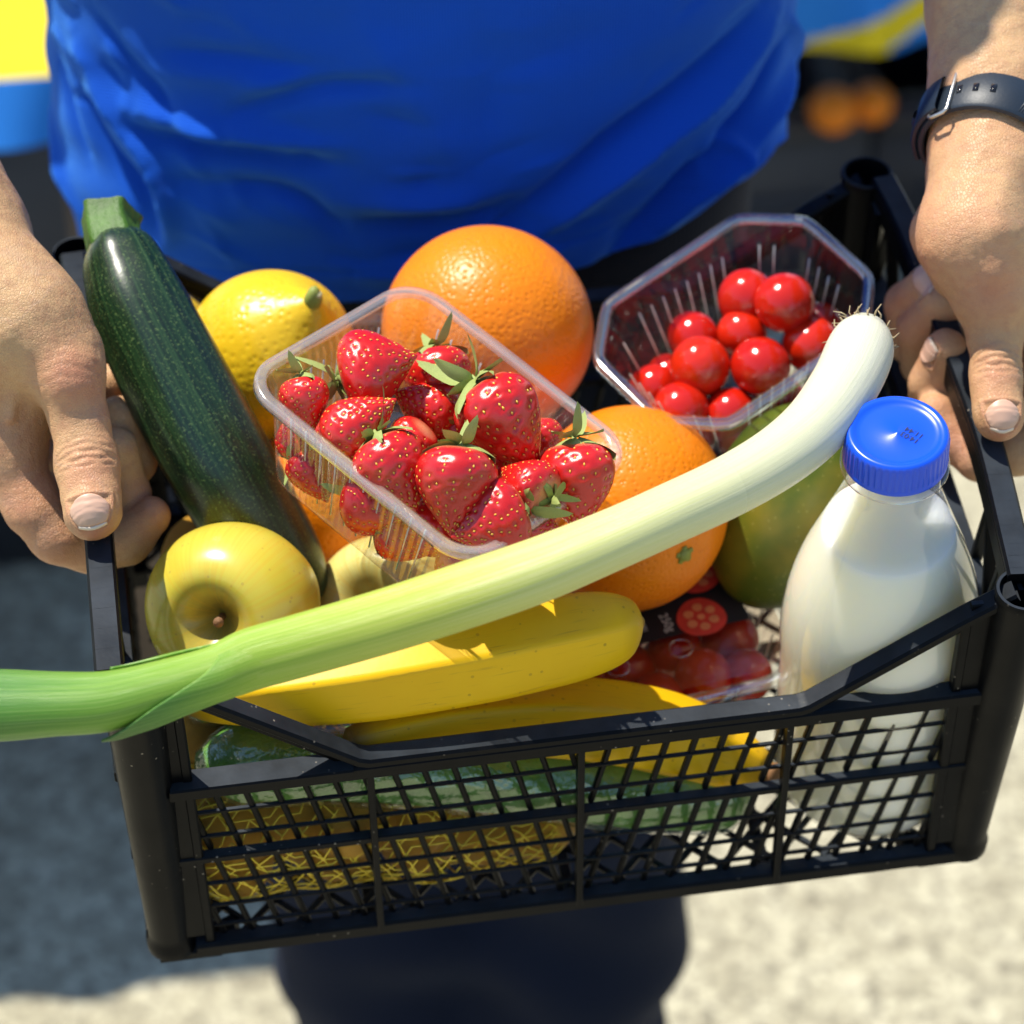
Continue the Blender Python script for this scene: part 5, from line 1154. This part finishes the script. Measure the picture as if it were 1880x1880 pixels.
def torso_hit(px, py):
    d = ray_w(px, py); ts = np.linspace(0.8, 1.9, 1100); P = CWo + ts[:, None] * d; v = (np.abs((P[:, 0] - CX) / TA)) ** ex + (np.abs((P[:, 1] - CY) / TB)) ** ex; k = np.argmax(v < 1)
    return P[k] if (v < 1).any() else P[np.argmin(v)]
def add_fold(S3, env, w, hgt):
    lo, hi = S3.min(0) - 4 * w, S3.max(0) + 4 * w; I = np.where(((Gf > lo) & (Gf < hi)).all(1))[0]
    if len(I):
        D = np.linalg.norm(Gf[I][:, None] - S3[None], axis=2); k = D.argmin(1); d = D[np.arange(len(I)), k] / w
        disp[I] += hgt * env[k] * np.exp(-d ** 1.5)
rf = np.random.RandomState(5)
for _ in range(70):      # many small creases that follow the pull of the cloth
    px, py = rf.uniform(110, 1440), rf.uniform(-60, 520); s = (px - 560) / 900; a = rad(np.clip(28 - 75 * max(s, 0) * 1.1 if s > 0 else 24 - 60 * s, -52, 60) + rf.normal() * 10)
    ln = rf.uniform(50, 190); P = [(px + ln * q * math.cos(a), py + ln * q * math.sin(a) + 10 * q * q * rf.normal()) for q in (-0.5, -0.2, 0.1, 0.5)]
    S3 = spline(np.array([torso_hit(*p) for p in P]), 24); add_fold(S3, np.sin(math.pi * np.linspace(0.02, 0.98, 24)), rf.uniform(0.0022, 0.0042), rf.choice([-1, 1]) * rf.uniform(0.0014, 0.0032))
for poly, w, hgt in FOLDS:
    S3 = spline(np.array([torso_hit(*p) for p in poly]), 60); tt = np.linspace(0, 1, 60); env = np.sin(math.pi * np.clip(tt, 0.02, 0.98)) ** 0.6
    add_fold(S3, env, w, (1.5 if np.mean([q_[0] for q_ in poly]) < 420 else 2.7) * hgt)
Gf = Gf + nrm * disp[:, None]
G = Gf.reshape(nv, nt, 3)
hem_in = G[0] * 1.0; hem_in = hem_in - np.c_[(hem_in[:, 0] - CX) * 0.02, (hem_in[:, 1] - CY) * 0.03, -0.004 * np.ones(nt)]
top = [G[-1] * (1 - s) + np.array([CX, CY, 1.545]) * s + np.array([0, 0, 0.012 * math.sin(s * 3.1)]) for s in (0.2, 0.4, 0.58, 0.66)]
m = MB(); m.grid(pl_(np.concatenate([hem_in[None], G, np.array(top)]).reshape(-1, 3)).reshape(nv + 5, nt, 3), closed_u=True)
for sx, e in ((-1, eL), (1, eR)):
    el = np.array([CX + sx * 0.34, CY + 0.11, e[2] + 0.04]); sh = np.array([CX + sx * 0.135, CY + 0.03, 1.475]); mid = sh + (el - sh) * 0.66
    pth = spline([sh, sh + (mid - sh) * 0.5, mid], 14); m.tube(pl_(pth), np.linspace(0.074, 0.066, 14) , 40, caps=False, shape=lambda t, an: 1 + 0.03 * np.cos(4 * an + 9 * t))
m.obj('t_shirt', MT['shirt'], person)
# trousers and shoes
pr = []
kz = lambda px, py, y: at_wy(px, py, y)
lk, rk = kz(520, 1720, 0.27), kz(1248, 1690, 0.27)
lx, rx = lk[0] + 0.068, rk[0] - 0.072
for kx, hx in ((lx, CX - 0.078), (rx, CX + 0.078)):
    pr += [('cap', np.array([hx, CY, 0.90]), np.array([kx, CY - 0.005, 0.52]), 0.086, 0.067, 0.03), ('cap', np.array([kx, CY - 0.005, 0.52]), np.array([kx, CY + 0.01, 0.10]), 0.067, 0.060, 0.03)]
pr += [('ell', np.array([CX, CY + 0.005, 0.985]), np.eye(3), np.array([0.163, 0.112, 0.150]), 0.05)]
VT, FT = sdf_mesh(pr, 0.006); VT = relax(VT, FT, 2); NT_ = vnormals(VT, FT)
VT = VT + NT_ * (wob(VT * np.array([1, 1, 1.6]), 9, 0.006, 51) * np.clip((1.0 - VT[:, 2]) * 3, 0, 1))[:, None]
me = bpy.data.meshes.new('trousers'); me.from_pydata(pl_(VT).tolist(), [], FT.tolist()); me.materials.append(MT['denim']); me.polygons.foreach_set('use_smooth', [True] * len(me.polygons)); link('trousers', me, person)
wb = MB(); zw = 1.075; t2 = np.linspace(0, 2 * math.pi, 80, endpoint=False); e0 = ell(t2, 0.162, 0.113)
wb.grid(pl_(np.array([np.c_[CX + e0[:, 0] * k, CY + e0[:, 1] * k, np.full(80, z)] for k, z in ((1.0, zw - 0.045), (1.012, zw - 0.043), (1.016, zw - 0.005), (1.0, zw))]).reshape(-1, 3)).reshape(4, 80, 3), closed_u=True); wb.obj('waistband', MT['denim'], person)
for kx in (lx, rx):
    s = MB(); s.tube(pl_(spline([(kx, CY + 0.09, 0.05), (kx, CY + 0.03, 0.06), (kx, CY - 0.06, 0.048), (kx, CY - 0.13, 0.035), (kx, CY - 0.16, 0.03)], 16)), np.r_[0.02, np.linspace(0.046, 0.046, 11), 0.042, 0.036, 0.027, 0.012], 24); s.obj('shoe', MT['shoe'], person)

# ------------------------------------------------------------------ wristwatch on the arm at the right
wc = at(1820, 252, 0.2462); wa = at(1825, 60, 0.2640) - at(1818, 300, 0.242); wa /= np.linalg.norm(wa); wa = wa * 0.97 + np.array([0.20, 0.0, -0.16]); wa /= np.linalg.norm(wa)
watch = place('wristwatch', 'black rubber strap watch with a steel buckle around the wrist at right', 'watch', wc, wa, x=idir(1, 0, 0)); WL = local(watch)
def ring(r_in, t, w, name, mat, a0=0, a1=360, n=96, rx=1.0, ry=0.93, dz=0.0):
    an = np.radians(np.linspace(a0, a1, n)); G = []
    cs = [(0, -w / 2 + 0.0008), (0.0006, -w / 2), (t - 0.0008, -w / 2 + 0.0004), (t, -w / 2 + 0.0016), (t, w / 2 - 0.0016), (t - 0.0008, w / 2 - 0.0004), (0.0006, w / 2), (0, w / 2 - 0.0008), (0, -w / 2 + 0.0008)]
    for a in an: G.append([((r_in + d) * rx * math.cos(a), (r_in + d) * ry * math.sin(a), z + dz) for d, z in cs])
    m = MB(); m.grid(np.array(G)); return m.obj(name, mat, watch, angle=40)
WR = 0.0262
strap = ring(WR, 0.0030, 0.0200, 'strap', MT['strap'], n=120, ry=1.0)
def wpt(a, d=0.0, z=0.0): return np.array([(WR + d) * math.cos(rad(a)), (WR + d) * math.sin(rad(a)), z])
inv3 = np.array(watch.matrix_world.to_3x3().inverted() @ CM.to_3x3())
def wang(v):
    q = inv3 @ np.asarray(v); return math.degrees(math.atan2(q[1], q[0]))
A_view = wang(idir(0, -0.35, 0.9)); sgn = 1 if ((wang(idir(1, -0.3, 0.5)) - A_view + 180) % 360 - 180) > 0 else -1    # +sgn turns to the right of the picture
for k in (-38, -24, -10):
    a = A_view + sgn * k; m = MB(); c = wpt(a, 0.0030); t = np.array([-math.sin(rad(a)), math.cos(rad(a)), 0])
    m.bar(c - t * 0.0011, c + t * 0.0011, 0.0042, 0.0010, (math.cos(rad(a)), math.sin(rad(a)), 0)); m.obj('strap_hole', MT['dark_glass'], strap)
for k in np.arange(14, 80, 2.1):
    a = A_view + sgn * k; m = MB(); a2 = A_view + sgn * (k + 9); m.tube([wpt(a, 0.0029, -0.0082), wpt((a + a2) / 2, 0.0031, 0), wpt(a2, 0.0029, 0.0082)], 0.00036, 5); m.obj('strap_groove', MT['strap'], strap)
a = A_view + sgn * -52; t = np.array([-math.sin(rad(a)), math.cos(rad(a)), 0]); nn = np.array([math.cos(rad(a)), math.sin(rad(a)), 0])
m = MB(); c = wpt(a, 0.0046); loop = [c + t * x + np.array([0, 0, z]) - nn * abs(x) * 0.25 for x, z in ((-0.004, -0.0118), (0.003, -0.0122), (0.0042, -0.0105), (0.0042, 0.0105), (0.003, 0.0122), (-0.004, 0.0118), (-0.006, 0.0105), (-0.006, -0.0105), (-0.004, -0.0118))]
m.tube(loop, 0.0008, 8, caps=False); m.obj('buckle', MT['steel'], watch)
ring(WR + 0.0031, 0.0028, 0.0185, 'strap_end', MT['strap'], A_view + sgn * -54, A_view + sgn * -120, 30, ry=1.0)
ring(WR + 0.0030, 0.0040, 0.0060, 'keeper', MT['strap'], A_view + sgn * -88, A_view + sgn * -96, 8, ry=1.0)
m = MB(); a = A_view + sgn * 150; m.lathe([(0.0005, 0.0), (0.0150, 0.0), (0.0165, 0.0012), (0.0165, 0.0070), (0.0150, 0.0085), (0.0005, 0.0085)], 40, M=np.array(frame(wpt(a, 0.0024), (math.cos(rad(a)), math.sin(rad(a)), 0)))); m.obj('case', MT['strap'], watch, angle=40)
m = MB(); m.lathe([(0.0005, 0.0086), (0.0135, 0.0086), (0.0135, 0.0094), (0.0005, 0.0096)], 40, M=np.array(frame(wpt(a, 0.0024), (math.cos(rad(a)), math.sin(rad(a)), 0)))); m.obj('glass', MT['dark_glass'], watch, angle=40)

# ------------------------------------------------------------------ market tables behind the person, out of focus
def market_table(label, M, w, d, zt):
    t = thing('market_table', label, 'table', M); m = MB(); m.box((0, d / 2, zt - 0.015), (w, d, 0.03)); m.obj('tabletop', MT['wood'], t)
    for x in (-w / 2 + 0.06, w / 2 - 0.06):
        for y in (0.07, d - 0.07): m = MB(); m.box((x, y, (zt - 0.0305) / 2), (0.05, 0.05, zt - 0.0305)); m.obj('leg', MT['wood'], t)
def table_cloth(label, M, x0, x1, d, zt, drop, colour, mats):
    c = thing('tablecloth', label, 'tablecloth', M); xs = np.linspace(x0, x1, 260); ss = np.r_[np.linspace(0, 0.69, 12), np.linspace(0.7, 1, 26)]; m = MB()
    def pt(x, s):
        fold = 0.012 * math.sin(x * 23) + 0.007 * math.sin(x * 51 + 1)
        if s <= 0.69: return (x, d - (d + 0.004) * s / 0.69, zt + 0.009 + 0.002 * math.sin(x * 17 + s * 9))
        q = (s - 0.7) / 0.3; return (x, -0.010 - fold * q - 0.012 * q, zt + 0.007 - q * (drop + 0.010 * math.sin(x * 9)))
    for i in range(len(xs) - 1):
        for j in range(len(ss) - 1):
            a, b, u, v = xs[i], xs[i + 1], ss[j], ss[j + 1]; m.add([pt(a, u), pt(b, u), pt(b, v), pt(a, v)], [(0, 1, 2, 3)], mi=colour((a + b) / 2, (u + v) / 2))
    me = m.mesh('cloth', mats); bm = bmesh.new(); bm.from_mesh(me); bmesh.ops.remove_doubles(bm, verts=bm.verts, dist=1e-5); bmesh.ops.recalc_face_normals(bm, faces=bm.faces); bm.to_mesh(me); bm.free(); link('cloth', me, c)
def storage_box(M, w, d, h, label):
    o = thing('storage_box', label, 'box', M, 'dark boxes under the market tables'); m = MB(); t = 0.012
    for (c, s) in (((0, t / 2, h / 2), (w, t, h)), ((0, d - t / 2, h / 2), (w, t, h)), ((-w / 2 + t / 2, d / 2, h / 2), (t, d - 2.2 * t, h)), ((w / 2 - t / 2, d / 2, h / 2), (t, d - 2.2 * t, h)), ((0, d / 2, t / 2), (w - 2.2 * t, d - 2.2 * t, t))): m.box(c, s)
    m.obj('shell', MT['box'], o)
    m = MB(); m.box((0, -0.007, h - 0.02), (w * 0.98, 0.012, 0.03)); m.obj('lip', MT['box'], o)
    m = MB(); m.box((0, -0.005, h * 0.45), (w * 0.8, 0.008, 0.02)); m.obj('ridge', MT['box'], o)
CM3 = [MT['cloth_blue'], MT['cloth_yellow'], MT['cloth_white']]
MA = Matrix.Translation((-1.02, 0.84, 0)) @ Matrix.Rotation(rad(8.5), 4, 'Z')
market_table('market table at left behind the person, under the yellow cloth', MA, 1.50, 0.80, 0.75)
table_cloth('yellow cloth with a blue border, spread over the left market table', MA, -0.76, 0.76, 0.80, 0.752, 0.05, lambda x, s: 0 if s > 0.70 else (2 if s < 0.48 else 1), CM3)
MBm = Matrix.Translation((0.86, 1.93, 0)) @ Matrix.Rotation(rad(9), 4, 'Z')
market_table('low market table at right behind the person, under the blue cloth', MBm, 1.90, 0.80, 0.42)
table_cloth('blue cloth with a slanted yellow stripe, hanging over the right market table', MBm, -0.96, 0.96, 0.80, 0.422, 0.095, lambda x, s: 1 if (s > 0.7 and 0.0 < 0.095 * (1 - (s - 0.7) / 0.3) - (-0.006 + 0.34 * (0.86 + x * 0.988 - 0.37)) < 0.034) else 0, CM3)
for i, (x, w_) in enumerate(((-0.16, 'dark box at the far left, under the table with the yellow cloth'), (0.40, 'dark box beside the left forearm, under the yellow cloth'))):
    storage_box(MA @ Matrix.Translation((x, 0.40, 0)), 0.55, 0.36, 0.60, w_)
for i, (x, w_) in enumerate(((-0.70, 'dark box under the blue cloth, beside the orange spot'), (-0.22, 'dark box under the blue cloth behind the wristwatch'), (0.26, 'dark box under the far right end of the blue cloth'))):
    storage_box(MBm @ Matrix.Translation((x, 0.03, 0)), 0.47, 0.40, 0.225, w_)
th = np.linspace(0.01, math.pi - 0.01, 20); g = MB(); g.lathe(np.c_[np.sin(th), np.cos(th) * 0.95], 28); OME = g.mesh('far_orange', MT['orange'])
ob_ = at_wy(1562, 202, 1.855)
for i, (dx, dz, r, w_) in enumerate(((-0.020, 0, 0.0270, 'blurred mandarin on the lip of the dark box behind the right arm, left of two'), (0.026, -0.003, 0.0240, 'blurred mandarin on the lip of the dark box behind the right arm, right of two'))):
    o = link('mandarin', OME); o.matrix_world = Matrix.Translation((ob_[0] + dx, ob_[1] + 0.02 * i, ob_[2] + dz)) @ Matrix.Scale(r, 4); tag(o, w_, 'mandarin', 'mandarins on a dark box')
